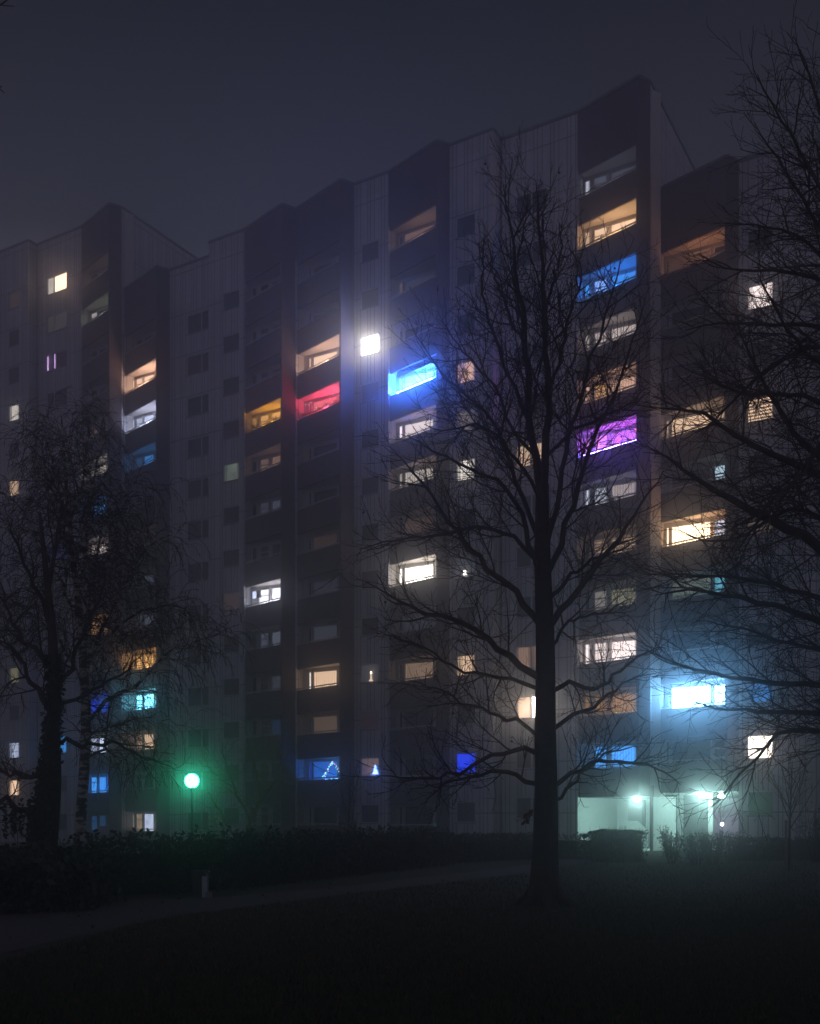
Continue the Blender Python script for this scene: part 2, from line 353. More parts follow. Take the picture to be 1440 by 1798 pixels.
# ---- section T: left tower
HT = zt(356.7, p['Tp'][1])
sT = section('apartment_block', 'tall left tower of the apartment block, its pale gable rising above the lower roof', [p['Wl'], p['Tl'], p['Tp'], p['Tr']], HT)
g = MB(); g.vquad(p['W0r'] + dB * .0, p['Wl'] + dB * .001, H0, HT)
Yw = ysame(p['Tl'], dL, 117)
wT, dWT, nWT = light_wall(sT, p['Wl'], p['Tl'], HT, zt(1428, Yw), 68.0 * Yw / F, 0, 14, 82, 117, 1.25,
    {14: None, 13: c(WHITE, .02), 2: [c(SKY, .05), c(SKY, .8, 'room')], 7: c(DEEP, .03)} | {14: [c(WHITE, .6, 'room'), c(WARM, 2.6)], 12: [c(VIOLET, .02), None]}, split=.36)
YT = ysame(p['Tl'], dA, 188)
ELL = lambda a, b: [(a[0], a[1], 'door')] + [b]
stack(sT, 'T', p['Tl'], p['Tp'], HT, zt(1358, YT), 70.5 * YT / F, 0, 14, [(152, 158, 'door'), (161, 173, 'transom'), (175, 188, 'window')],
    {14: {'lamp': (WARM, .8)}, 13: {'win': [None, c(WHITE, .35), None], 'lamp': (GREENW, 3.2)}, 10: {'win': [None, c(PEACH, .08), None], 'lamp': (PEACH, .4)},
     9: {'win': [None, c(WHITE, .4, 'curtain'), c(WHITE, .5, 'curtain')], 'lamp': (WHITE, 4)}, 8: {'win': [None, c(SKY, .3, 'room'), c(SKY, .5, 'room')], 'lamp': (SKY, 3)},
     7: {'win': [None, c(PINKW, .4, 'curtain'), c(PINKW, .6, 'curtain')], 'lamp': (PINKW, 4)}, 5: {'win': [None, c(ORANGE, .25), c(ORANGE, .3)], 'lamp': (ORANGE, 4)},
     3: {'win': [None, c(DEEP, .4), c(BLUE, .3)], 'lamp': (DEEP, 14)}, 2: {'win': [None, c(COOL, .5, 'room'), c(COOL, 1.2, 'curtain')], 'lamp': (COOL, 6)},
     1: {'win': [c(SKY, .6), c(SKY, 1.2, 'curtain'), c(SKY, 1.0, 'curtain')], 'lamp': (BLUE, 20)}, 0: {'win': [c(SKY, .06), c(SKY, .10), c(SKY, .12, 'blind')]}})
simple_wall(sT, p['Tp'] + dA * .002, p['Tr'], HT - .004, M_BROWN, 'brown_return')
# ---- section S
HS = zt(465, p['Sp'][1]) - .1
sS = section('apartment_block', 'low stepped section between the left tower and the middle of the apartment block', [p['Sl'], p['Sp'], p['Sr'], p['Ws']], HS, right_end=False)
YS = ysame(p['Sl'], dA, 272)
stack(sS, 'S', p['Sl'], p['Sp'], HS, zt(1352.4, YS), 72.3 * YS / F, 0, 12, [(232, 238, 'door'), (240, 252, 'transom'), (254, 272, 'window')],
    {11: {'win': [c(PEACH, 1.6), c(PEACH, 1.1), c(PEACH, 1.2)], 'lamp': (PEACH, 62)}, 10: {'win': [c(COOL, .8), c(COOL, .9, 'room'), c(COOL, 1.2, 'room')], 'lamp': ((.66, .70, 1), 42)},
     9: {'win': [None, c(SKY, .10), c(SKY, .4)], 'lamp': (SKY, 4)}, 7: {'lamp': (PEACH, .5)}, 6: {'win': [None, None, c(COOL, .05)]}, 5: {'win': [None, c(COOL, .04), c(COOL, .06)]},
     4: {'win': [c(ORANGE, .6), c(ORANGE, 1.2, 'curtain'), c(ORANGE, .9, 'curtain')], 'lamp': (ORANGE, 22)}, 3: {'win': [c(CYAN, .4), c(CYAN, 3.5), c(CYAN, 4.2)], 'lamp': (CYAN, 26)},
     2: {'win': [c(PEACH, .2), c(PEACH, .28, 'curtain'), c(WARM, .75, 'curtain')], 'lamp': (PEACH, 2)}, 0: {'win': [c(WHITE, .2), c(WARM, .3, 'room'), c(COOL, 1.0, 'room')], 'lamp': (WHITE, 2)}})
simple_wall(sS, p['Sp'] + dA * .002, p['Sr'], HS - .004, M_BROWN, 'brown_return')
Yw = ysame(p['Sr'], dL, 366)
light_wall(sS, p['Sr'], p['Ws'], HS, zt(1425, Yw), 73.6 * Yw / F, 0, 12, 328, 366.3, 1.3, {}, split=.66)
# ---- section M (middle)
HM = zt(357.5, p['Ap'][1]) - .02
sM = section('apartment_block', 'wide middle section of the apartment block with three brown balcony columns', [p['Ws'], p['Al'], p['Ap'], p['Ar'], p['Bp'], p['Br'], p['Cl'], p['Cp'], p['Cr'], p['W2r']], HM, left_end=True, left_from=HS - .3)
Yw = ysame(p['Ws'], dL, 420)
light_wall(sM, p['Ws'], p['Al'], HM, zt(1417, Yw), 75.9 * Yw / F, 0, 12, 391, 420, 1.15, {8: c(GREENW, .16, 'room'), 5: c(PEACH, .02)})
YA = ysame(p['Al'], dA, 495)
stack(sM, 'A', p['Al'], p['Ap'], HM, zt(1333, YA), 79.6 * YA / F, 0, 12, [(443, 453, 'door'), (458, 474, 'transom'), (478, 495, 'window')],
    {9: {'win': [c(ORANGE, .3), c(ORANGE, .55), c(ORANGE, .55)], 'lamp': (AMBER, 40)}, 8: {'win': [None, c(PEACH, .10), c(PEACH, .13)], 'lamp': (PEACH, 1.4)}, 7: {'win': [None, c(COOL, .03), c(COOL, .05)]},
     5: {'win': [c(COOL, 1.2), c((.8, .82, 1), 1.8), c((.8, .82, 1), 1.8)], 'lamp': ((.95, .9, 1), 24)}, 4: {'win': [None, c(COOL, .06), c(COOL, .09)]}, 3: {'win': [None, None, c(COOL, .03)]}, 2: {'win': [None, None, c(SKY, .025)]}})
simple_wall(sM, p['Ap'] + dA * .002, p['Ar'], HM - .004, M_BROWN, 'brown_return')
YB = ysame(p['Ar'], dA, 596)
stack(sM, 'B', p['Ar'], p['Bp'], HM, zt(1328.7, YB), 82.6 * YB / F, 0, 12, [(543, 549, 'door'), (551, 594, 'window')],
    {10: {'win': [c(PEACH, .8), c(WARM, .9)], 'lamp': (PEACH, 36)}, 9: {'win': [c(RED, .2), c((1, .25, .22), .5, 'room')], 'lamp': ((1, .06, .13), 120)}, 6: {'win': [None, c(ORANGE, .018)]}, 5: {'win': [None, c(COOL, .015)]}, 4: {'win': [None, c(COOL, .03)]},
     3: {'win': [c(WHITE, .9), c(WARM, .85, 'curtain')], 'lamp': (WARM, 3)}, 2: {'win': [None, c(WARM, .07, 'curtain')], 'lamp': (WARM, .7)}, 1: {'win': [c(DEEP, .25), c(BLUE, .34)], 'lamp': (BLUE, 15)}})
simple_wall(sM, p['Bp'] + dA * .002, p['Br'], HM - .004, M_BROWN, 'brown_return')
Yw = ysame(p['Br'], dL, 665)
wB, dB_, nB_ = light_wall(sM, p['Br'], p['Cl'], HM, zt(1412, Yw), 82.75 * Yw / F, 0, 12, 633, 665, 1.12,
    {10: c(WHITE, 20), 3: c(COOL, .03), 2: c(RED, .006), 1: c(WARM, 9, 'roombox')})
YC = ysame(p['Cl'], dA, 764)
stack(sM, 'C', p['Cl'], p['Cp'], HM, zt(1323, YC), 87.67 * YC / F, 0, 12, [(701.5, 709, 'door'), (711, 763, 'window')],
    {12: {'win': [None, c(PEACH, .10)], 'lamp': (PEACH, 2.6)}, 11: {'win': [c(WARM, .10), c(COOL, .02)]}, 9: {'win': [c((.4, .52, 1), 1.2), c((.4, .52, 1), 1.2)], 'lamp': ((.03, .20, 1), 260)},
     8: {'win': [c(PINKW, 1.2), c(PINKW, .75)], 'lamp': (PINKW, 7)}, 7: {'win': [c(WHITE, .3), c(WHITE, .42, 'curtain')], 'lamp': (WARM, 3)}, 6: {'win': [None, c(PEACH, .05, 'curtain')], 'lamp': (PEACH, .5)},
     5: {'win': [c(WHITE, 2.2), c(WHITE, 3.2, 'curtain')], 'lamp': (WHITE, 34)}, 4: {'win': [None, c(COOL, .02)]}, 3: {'win': [None, c(WARM, .17, 'curtain')], 'lamp': (WARM, 1.2)}})
simple_wall(sM, p['Cp'] + dA * .002, p['Cr'], HM - .004, M_BROWN, 'brown_return')
Yw = ysame(p['Cr'], dL, 834)
w2, dW2, nW2 = light_wall(sM, p['Cr'], p['W2r'], HM, zt(1407, Yw), 86.3 * Yw / F, 0, 12, 800, 834.5, 1.18,
    {9: c(PEACH, .7, 'room'), 8: c(PINKW, .16, 'curtain'), 7: c(WHITE, 1.0, 'curtain'), 5: c(COOL, .03), 3: c(WARM, .75, 'curtain'), 1: c(DEEP, .75)})
# ---- section D
HD = zt(133, p['Dp'][1])
sD = section('apartment_block', 'tallest section of the apartment block behind the big bare tree, lit porch at its foot', [p['W3l'], p['Dl'], p['Dp'], p['Dr']], HD)
Yw = ysame(p['W3l'], dL, 960)
light_wall(sD, p['W3l'], p['Dl'], HD, zt(1399, Yw), 89.4 * Yw / F, 0, 12, 905, 960.5, 1.22,
    {7: c(WARM, .55, 'curtain'), 3: c(PEACH, .20, 'curtain'), 2: [c(WARM, 1.1, 'room'), c((1, .84, .68), 13)]}, split=.5)
YD = ysame(p['Dl'], dA, 1117)
stack(sD, 'D', p['Dl'], p['Dp'], HD, zt(1300, YD), 95.3 * YD / F, 1, 12, [(1027, 1038, 'door'), (1043.5, 1068, 'transom'), (1073, 1119, 'window')],
    {12: {'win': [c((.8, .85, 1), .6, 'curtain'), c(COOL, .07), c(COOL, .05, 'curtain')], 'lamp': (COOL, 1.1)}, 11: {'win': [c(WARM, .5), c(WARM, .8), c(WARM, .9)], 'lamp': ((1, .55, .24), 23)},
     10: {'win': [c(SKY, .8), c((.25, .45, 1), .9), c(SKY, .7, 'room')], 'lamp': (BLUE, 30)}, 9: {'win': [c(WHITE, .25), c(PINKW, .4, 'curtain'), c(PINKW, .45, 'curtain')], 'lamp': (PINKW, 3.2)},
     8: {'win': [c(PEACH, .5), c(ORANGE, .5, 'curtain'), c(PEACH, .5, 'curtain')], 'lamp': (PEACH, 9)}, 7: {'win': [c((1, .35, .9), .8), c((1, .32, .95), .8), c((.7, .2, 1), .6, 'room')], 'lamp': ((.72, .12, 1), 80)},
     6: {'win': [c((.8, .85, 1), .6, 'curtain'), c((.8, .85, 1), .35), c(PINKW, .3, 'curtain')], 'lamp': (COOL, 2.4)}, 5: {'win': [None, c(WARM, .22, 'blind'), c(WARM, .25, 'blind')], 'lamp': (WARM, 2.5)},
     4: {'win': [None, c(WHITE, .14), c((.9, .85, .6), .15)], 'lamp': (GREENW, .5)}, 3: {'win': [c(PINKW, 1.2, 'curtain'), c(PINKW, .9, 'curtain'), c(PINKW, 1.3, 'curtain')], 'lamp': (PINKW, 12)},
     2: {'win': [c(ORANGE, .2), c(ORANGE, .2, 'room'), c(ORANGE, .3, 'curtain')], 'lamp': (AMBER, 3)}, 1: {'win': [c(SKY, .12), c(SKY, 1.0, 'curtain'), c(SKY, 1.1, 'curtain')], 'lamp': (SKY, 5)}}, open0=zt(1398, YD))
simple_wall(sD, p['Dp'] + dA * .002, p['Dr'], HD - .004, M_BROWN, 'brown_return', base=zt(1398, YD))
# ---- section E
HE = zt(273.5, p['Ep'][1])
sE = section('apartment_block', 'right lower section of the apartment block with two lit porch lamps', [p['El'], p['Ep'], p['Er'], p['W4']], HE, right_end=False, back_base=2.9)
YE = ysame(p['El'], dA, 1275)
stack(sE, 'E', p['El'], p['Ep'], HE, zt(1289, YE), 99.4 * YE / F, 1, 10, [(1170, 1177, 'door'), (1179, 1250, 'window'), (1254, 1276.5, 'triple')],
    {10: {'win': [None, c(ORANGE, .012), None], 'lamp': ((1, .42, .22), 7)}, 7: {'win': [c(WARM, .4), c(WARM, .7), c(WARM, .35, 'curtain')], 'lamp': (WARM, 5)},
     6: {'win': [c(CYAN, .02), None, c((.6, .85, 1), .7, 'room')]}, 5: {'win': [c(WARM, 2.5), c((1, .72, .45), 3.4, 'curtain'), c(COOL, .8, 'room')], 'lamp': ((1, .46, .17), 22)},
     4: {'win': [None, c(GREENW, .13, 'curtain'), c(CYAN, .55, 'room')], 'lamp': (CYAN, 1.2)}, 2: {'win': [c(CYAN, .5), c((.22, .57, 1), 36), c((.22, .57, 1), 36)], 'lamp': ((.4, .78, 1), 13)}}, open0=zt(1389.5, YE))
simple_wall(sE, p['Ep'] + dA * .002, p['Er'], HE - .004, M_BROWN, 'brown_return', base=zt(1389.5, YE))
Yw = ysame(p['Er'], dL, 1357)
light_wall(sE, p['Er'], p['W4'], HE, zt(1388.5, Yw), 99.6 * Yw / F, 0, 10, 1311, 1357.5, 1.22,
    {9: c(PINKW, 1.6, 'room'), 7: c(WARM, .8, 'blind'), 5: c(WARM, .08, 'blind'), 2: c(SKY, .4, 'room'), 1: c((1, .86, .72), 3.6, 'room')})
# ---- section right edge
H5 = HE - .3
s5 = section('apartment_block', 'right edge section of the apartment block, pale ribs half hidden behind twigs', [p['W5l'], p['W5']], H5, left_end=True)
simple_wall(s5, p['W5l'], p['W5'], H5, M_LIGHT, 'pale_wall')

# ---- porches at the foot of sections D and E
def porch_lamp(sec, pos, col, watts, e):
    b = MB(); b.ball((pos[0], pos[1], pos[2]), .17, 14, 8, .5); b.build('porch_lamp', bulb('porch_lamp_glass', col, watts), sec, True)
PORCHC = (.55, 1, .92)
zD0 = zt(1398, YD); Pl, Pr = p['Dl'], p['Dr']
k0_ = go(Pl, dB, 1083); k1_ = k0_ + dL * 5.2
m = MB(); m.vquad(Pl + dL * .02, k0_ + dL * .02, -.1, zD0); m.vquad(k0_, k1_, -.1, zD0); m.vquad(k1_, Pr + dB * .3, -.1, zD0)
m.hpoly([Pl + dC * .05, p['Dp'] + dC * .05 - dA * .1, p['Dr'] - dA * .1, Pr + dB * .3, k1_, k0_], zD0 + .03); m.hpoly([Pl, p['Dp'], p['Dr'], k1_, k0_][::-1], .03); m.build('porch', M_PORCH, sD)
porch_lamp(sD, at(1119, 1404, 69.4), PORCHC, 420, 30)
for u0, u1, m_, pr, h_ in ((1104, 1128, M_RAIL, .06, zD0 - .10), (1129, 1134, M_GREYDOOR, .12, zD0 - .10)):
    a, b = go(k0_, dL, u0), go(k0_, dL, u1); m = MB(); m.beam(a, b, .004, pr, .04, h_, nL); m.build('entrance_door', m_, sD)
a, b = go(k0_ - dB * .6, dL, 1083.5), go(k0_ - dB * .6, dL, 1136); mm = a + (b - a) * .68; m = MB()
za, zb_ = zt(1441.5, a[1]), zt(1458, b[1]); n2 = [x - nL * .12 for x in (a, b, mm)]
m.poly([(*a, .03), (*b, .03), (*b, zb_), (*mm, za), (*a, za)]); m.poly([(*n2[0], za), (*n2[2], za), (*n2[1], zb_), (*n2[1], .03), (*n2[0], .03)])
m.poly([(*a, za), (*mm, za), (*n2[2], za), (*n2[0], za)]); m.poly([(*mm, za), (*b, zb_), (*n2[1], zb_), (*n2[2], za)]); m.poly([(*n2[0], .03), (*a, .03), (*a, za), (*n2[0], za)]); m.poly([(*b, .03), (*n2[1], .03), (*n2[1], zb_), (*b, zb_)])
m.build('porch_balustrade', M_PORCH, sD)
zE0 = zt(1389.5, YE); Pl = p['El']; dep = .75
k0_ = Pl + dB * dep; k1_ = go(k0_, dL, 1252); far = dB * (12.0 - dep)
rl, rr_ = np.array(((1252 - 720) / F, 1.0)) * 13, np.array(((1302 - 720) / F, 1.0)) * 13
ce, Eq, cr = k1_ + rl, p['Er'] + dB * .04, p['Er'] + dB * .04 + rr_
m = MB(); m.vquad(Pl + dL * .02, k0_ + dL * .02, -.1, zE0); m.vquad(k0_, k1_, -.1, zE0); m.vquad(k1_, ce, -.1, zE0); m.vquad(cr, Eq, -.1, zE0)
m.hpoly([Pl + dC * .05, p['Ep'] + dC * .05 - dA * .1, p['Er'] - dA * .1, Eq, cr, ce, k1_, k0_], zE0 + .03); m.hpoly([Pl, p['Ep'], p['Er'], Eq, cr, ce, k1_, k0_][::-1], .03); m.build('porch', M_PORCH, sE)
for u, v, Y, wt in ((1231, 1393.5, 67.8, 330), (1267, 1398, 68.6, 260)): porch_lamp(sE, at(u, v, Y), PORCHC, wt, 30)
for u0, u1, pr, m_ in ((1170.5, 1189, .10, M_STEEL), (1201, 1227, .05, M_GREYDOOR), (1229, 1243, .09, M_GREYDOOR)):
    a, b = go(k0_, dL, u0), go(k0_, dL, u1); m = MB(); m.beam(a, b, .004, pr, .04, zE0 - .12, nL); m.build('entrance_door', m_, sE)
gd = (p['El'] - p['Dr']) / np.linalg.norm(p['El'] - p['Dr']); m = MB(); m.beam(p['Dr'] - gd * .04, p['El'] - gd * .10, -.02, .07, -.1, zE0 + .35, np.array((gd[1], -gd[0]))); m.build('porch_pillar', M_BROWN, sD)  # brown box added over the pale gable foot, its dark colour standing for shade
# slab soffit above porches closes the bottom of the stacks
for sec, key, z in ((sD, 'D', zD0), (sE, 'E', zE0)):
    PP, QQ, w_, T, R, Pb, RB = p[key + '_f']; m = MB(); m.beam(PP + dA * .02, R - dA * .002, -.002, -.13, z, T(1) - 2.6, nA); m.build('brown_lintel', M_BROWN, sec)

# ------------------------------------------------------------------ ground
m, N, L, b = mat('lawn'); b.inputs['Roughness'].default_value = 1
g = N.new('ShaderNodeTexCoord'); t = N.new('ShaderNodeTexNoise'); t.inputs['Scale'].default_value = 1.1; t.inputs['Detail'].default_value = 9; t.inputs['Roughness'].default_value = .7; L.new(g.outputs['Object'], t.inputs['Vector'])
r = N.new('ShaderNodeValToRGB'); r.color_ramp.elements[0].color = (.032, .028, .018, 1); r.color_ramp.elements[0].position = .35; r.color_ramp.elements[1].color = (.050, .062, .026, 1); r.color_ramp.elements[1].position = .65; L.new(t.outputs[0], r.inputs[0]); L.new(r.outputs[0], b.inputs['Base Color'])
t2 = N.new('ShaderNodeTexNoise'); t2.inputs['Scale'].default_value = 22; L.new(g.outputs['Object'], t2.inputs['Vector']); bp = N.new('ShaderNodeBump'); bp.inputs['Distance'].default_value = .05; L.new(t2.outputs[0], bp.inputs['Height']); L.new(bp.outputs[0], b.inputs['Normal'])
M_LAWN = m
mb = MB()
nx, ny = 60, 60
gx = np.linspace(-130, 130, nx + 1); gy = np.linspace(-20, 190, ny + 1)
for i in range(nx):
    for j in range(ny): mb.poly([(gx[i], gy[j], 0), (gx[i + 1], gy[j], 0), (gx[i + 1], gy[j + 1], 0), (gx[i], gy[j + 1], 0)])
tag(mb.build('ground', M_LAWN), None, None, kind='structure')
M_PATH = plain('path_gravel', (.054, .053, .050), .95, .35, 14)
def strip(name, far, near, z, material):
    mb = MB()
    F_ = [gnd(*q) for q in far]; N_ = [gnd(*q) for q in near]
    for i in range(len(F_) - 1): mb.poly([(*N_[i][:2], z), (*N_[i + 1][:2], z), (*F_[i + 1][:2], z), (*F_[i][:2], z)])
    return tag(mb.build(name, material), None, None, kind='structure')
strip('path', [(-120, 1612), (60, 1604), (160, 1596), (210, 1581), (370, 1577), (500, 1566), (620, 1555), (720, 1543), (830, 1531), (936, 1518), (1000, 1510), (1040, 1506.5)],
      [(-120, 1700), (0, 1676), (140, 1643), (220, 1626), (300, 1609), (400, 1597), (500, 1584), (620, 1569), (720, 1557), (830, 1545), (936, 1531), (1030, 1513)], .006, M_PATH)
strip('worn_track', [(965, 1530), (1060, 1541), (1130, 1549), (1220, 1555), (1320, 1557), (1460, 1559)], [(960, 1534), (1055, 1546), (1125, 1556), (1215, 1563), (1320, 1566), (1460, 1568)], .005, plain('worn_soil', (.03, .026, .02), 1, .4, 8))

# ------------------------------------------------------------------ vegetation
class Wood:
    """branch collector: polylines binned by point count, tubes built in one go"""
    def __init__(s): s.b = {}
    def add(s, pts, rad, sides): s.b.setdefault((len(pts), sides), []).append((np.asarray(pts, float), np.asarray(rad, float)))
    def build(s, name, material, parent, extra=None):
        V = []; Fc = []; base = 0
        for (n, sd), L_ in s.b.items():
            Pt = np.array([x[0] for x in L_]); Rd = np.array([x[1] for x in L_]); K = len(L_)
            Tn = np.gradient(Pt, axis=1); Tn /= np.linalg.norm(Tn, axis=2, keepdims=True) + 1e-9
            ref = np.where(np.abs(Tn[:, :1, 2:3]) < .85, np.array((0, 0, 1.0)), np.array((1.0, 0, 0)))
            U = np.cross(Tn, np.broadcast_to(ref, Tn.shape)); U /= np.linalg.norm(U, axis=2, keepdims=True) + 1e-9; W = np.cross(Tn, U)
            ang = np.arange(sd) * 2 * np.pi / sd
            ring = Pt[:, :, None] + Rd[:, :, None, None] * (np.cos(ang)[None, None, :, None] * U[:, :, None] + np.sin(ang)[None, None, :, None] * W[:, :, None])
            V.append(ring.reshape(-1, 3))
            idx = base + np.arange(K * n * sd).reshape(K, n, sd); a = idx[:, :-1]; b_ = idx[:, 1:]
            q = np.stack([a, np.roll(a, -1, 2), np.roll(b_, -1, 2), b_], -1).reshape(-1, 4); Fc.append(q); base += K * n * sd
        V = np.concatenate(V); Fc = np.concatenate(Fc)
        me = bpy.data.meshes.new(name); me.vertices.add(len(V)); me.vertices.foreach_set('co', V.astype(np.float32).ravel())
        me.loops.add(Fc.size); me.loops.foreach_set('vertex_index', Fc.astype(np.int32).ravel())
        me.polygons.add(len(Fc)); me.polygons.foreach_set('loop_start', np.arange(0, Fc.size, 4, dtype=np.int32)); me.polygons.foreach_set('use_smooth', np.ones(len(Fc), bool))
        me.update(calc_edges=True); me.materials.append(material)
        o = bpy.data.objects.new(name, me); C.objects.link(o)
        if parent: o.parent = parent; o.matrix_parent_inverse = inv(parent)
        return o
def unit(v): return v / (np.linalg.norm(v) + 1e-9)
def smooth_line(pts, n):
    pts = np.asarray(pts, float); t = np.concatenate([[0], np.cumsum(np.linalg.norm(np.diff(pts, axis=0), axis=1))]); t /= t[-1]
    q = np.linspace(0, 1, n); out = np.stack([np.interp(q, t, pts[:, i]) for i in range(3)], 1)
    for _ in range(2): out[1:-1] = (out[:-2] + 2 * out[1:-1] + out[2:]) / 4
    return out
def walk(start, d, length, n, wander, trop, up):
    P_ = [np.array(start)]; d = unit(d); st = length / (n - 1)
    for i in range(n - 1):
        d = unit(d + rng.normal(0, wander, 3) + np.array((0, 0, up)) * trop * (0.3 + 1.4 * i / (n - 1)))
        P_.append(P_[-1] + d * st)
    return np.array(P_)
def ramify(wood, tw, parent, prad, spec, lvl=0, lims=None):
    """spec per level: (spacing, lo, hi length factor, angle, wander, tropism, points, t_start)"""
    if lvl >= len(spec): return
    sp = spec[lvl]; seg = np.linalg.norm(np.diff(parent, axis=0), axis=1); tot = seg.sum(); cum = np.concatenate([[0], np.cumsum(seg)])
    k = max(1, int(tot * (1 - sp['t0']) / sp['gap'])); az = rng.random() * 6.28
    for i in range(k):
        t = sp['t0'] + (1 - sp['t0']) * (i + rng.random()) / k; s = t * tot; j = min(np.searchsorted(cum, s) - 1, len(parent) - 2); j = max(j, 0)
        f = (s - cum[j]) / (seg[j] + 1e-9); pos = parent[j] + f * (parent[j + 1] - parent[j]); d = unit(parent[j + 1] - parent[j])
        az += 2.4 + rng.normal(0, .5); ref = np.array((0, 0, 1.0)) if abs(d[2]) < .9 else np.array((1.0, 0, 0)); U = unit(np.cross(d, ref)); W = np.cross(d, U)
        a = math.radians(rng.normal(sp['ang'], 9)); nd = d * math.cos(a) + (U * math.cos(az) + W * math.sin(az)) * math.sin(a)
        ln = sp['len'] * (1.15 - .75 * t) * rng.uniform(.6, 1.25) if 'len' in sp else tot * sp['frac'] * (1.15 - .88 * t) * rng.uniform(.6, 1.3)
        r0 = min(np.interp(t, np.linspace(0, 1, len(prad)), prad) * .72, sp['r'] * rng.uniform(.8, 1.2)); n = sp['n']
        line = walk(pos, nd, ln, n, sp['w'], sp['tr'], sp.get('up', 1)); rad = np.linspace(r0, max(r0 * .35, sp['rmin']), n)
        last = lvl == len(spec) - 1
        (tw if lvl >= sp.get('twig', 1) or last else wood).add(line, rad, 3 if lvl > 0 else 5)
        ramify(wood, tw, line, rad, spec, lvl + 1)
def limb(pix, Y, dz, n=14):
    m_ = len(pix); return smooth_line([at(u, v, Y + dz * (i / (m_ - 1)) ** 1.2) for i, (u, v) in enumerate(pix)], n)

# ---- the big tree in front
Yt = 23.6
big = thing('bare_tree', (*gnd(957, 1590)[:2], 0), 'big bare plane tree standing alone on the lawn, lowest limbs spread wide', 'tree')
wd, tw = Wood(), Wood()
trunk = smooth_line([at(955, 1602, Yt), at(956, 1560, Yt), at(957, 1500, Yt), at(960, 1400, Yt), at(957, 1300, Yt), at(958, 1200, Yt), at(957, 1100, Yt), at(953, 1000, Yt), at(951, 900, Yt), at(953, 850, Yt)], 22)
tr = np.interp(np.linspace(0, 1, 22), [0, .03, .07, .14, .3, .6, .8, 1], [.40, .32, .265, .235, .205, .175, .15, .115])
wd.add(trunk, tr, 14)
spec = [dict(gap=.25, frac=.33, ang=43, w=.085, tr=.07, n=9, r=.017, rmin=.006, t0=.16, twig=1), dict(gap=.15, len=.95, ang=42, w=.12, tr=.07, n=7, r=.0085, rmin=.0048, t0=.10), dict(gap=.14, len=.34, ang=40, w=.13, tr=.08, n=4, r=.0058, rmin=.0038, t0=.1)]
LM = [([(953, 880), (940, 810), (928, 740), (922, 640), (919, 560), (905, 470), (893, 390), (884, 325)], 0.4, .088), ([(953, 870), (960, 800), (962, 740), (962, 680), (958, 600), (953, 520), (950, 455), (946, 380), (941, 318)], -.5, .085),
 ([(955, 1195), (905, 1165), (860, 1122), (810, 1092), (750, 1075), (700, 1058), (640, 1020)], -1.5, .075), ([(955, 1105), (899, 1031), (853, 994), (807, 948), (780, 902), (740, 840), (690, 790)], .8, .07),
 ([(955, 1030), (935, 975), (917, 916), (904, 875), (872, 838), (817, 818), (770, 800), (715, 765)], -1.8, .058), ([(952, 960), (917, 880), (899, 823), (872, 733), (807, 687), (775, 655), (740, 600)], 2.0, .05),
 ([(926, 735), (890, 655), (866, 590), (852, 530), (848, 475), (840, 425)], -1.4, .036), ([(920, 600), (890, 540), (868, 480), (856, 420)], 1.4, .03), ([(953, 1000), (905, 935), (840, 925), (770, 935), (700, 950), (630, 965)], 1.6, .045),
 ([(957, 1330), (917, 1309), (872, 1325), (826, 1341), (780, 1365), (720, 1370), (660, 1362)], -1.6, .05), ([(957, 1385), (908, 1357), (862, 1355), (826, 1364), (780, 1380), (720, 1385)], 1.4, .05), ([(957, 1300), (917, 1272), (872, 1254), (820, 1235), (770, 1212), (720, 1195)], 1.8, .04), ([(957, 1215), (900, 1190), (845, 1185), (790, 1170), (730, 1130), (680, 1115)], 2.4, .04),
 ([(957, 1110), (1010, 1040), (1050, 990), (1095, 930), (1130, 880), (1165, 826)], -1.2, .07), ([(955, 1020), (985, 960), (1005, 900), (1018, 840), (1045, 770), (1080, 690), (1110, 610), (1128, 540)], 1.0, .062), ([(958, 960), (980, 880), (990, 800), (1010, 730), (1035, 650), (1060, 560), (1083, 495), (1092, 445)], -1.2, .055),
 ([(960, 1225), (995, 1187), (1037, 1214), (1073, 1202), (1086, 1174), (1120, 1153), (1170, 1138)], -1.3, .05), ([(960, 1290), (1009, 1250), (1046, 1240), (1080, 1207), (1110, 1185), (1160, 1180)], 1.4, .045), ([(960, 1390), (1009, 1353), (1055, 1332), (1101, 1334), (1147, 1346), (1195, 1378)], -1.2, .05), ([(960, 1418), (1000, 1380), (1028, 1352), (1075, 1320), (1120, 1310)], 1.6, .036),
 ([(961, 700), (985, 620), (1005, 540), (1017, 480), (1023, 430)], 1.6, .036), ([(956, 560), (975, 480), (983, 440), (987, 395)], -1.2, .026), ([(957, 1060), (1000, 1010), (1040, 985), (1085, 970), (1135, 940)], 2.0, .04), ([(955, 890), (920, 820), (880, 770), (840, 740), (795, 755), (745, 745)], -2.4, .036), ([(961, 800), (1000, 760), (1045, 740), (1090, 720), (1140, 690)], -2.2, .032), ([(940, 800), (900, 760), (875, 690), (820, 620), (770, 560)], 2.8, .032),
 ([(957, 1150), (985, 1110), (1010, 1085), (1060, 1075), (1110, 1050)], 2.6, .034)]
for pix, dz, r0 in LM:
    ln = limb(pix, Yt, dz, 16); ln[2:-1] += rng.normal(0, .028, (13, 3)); rad = .86 * r0 * (1 - np.linspace(0, 1, 16)) ** .8 + .007
    wd.add(ln, rad, 7); ramify(wd, tw, ln, rad, spec)
ro = Wood()
for k in range(7):
    a = k * .9 + .2; q = gnd(957, 1590); ro.add([q + np.array((math.cos(a) * .15, math.sin(a) * .15, .42)), q + np.array((math.cos(a) * .33, math.sin(a) * .33, .12)), q + np.array((math.cos(a) * .62, math.sin(a) * .62, -.04))], [.10, .10, .05], 6)
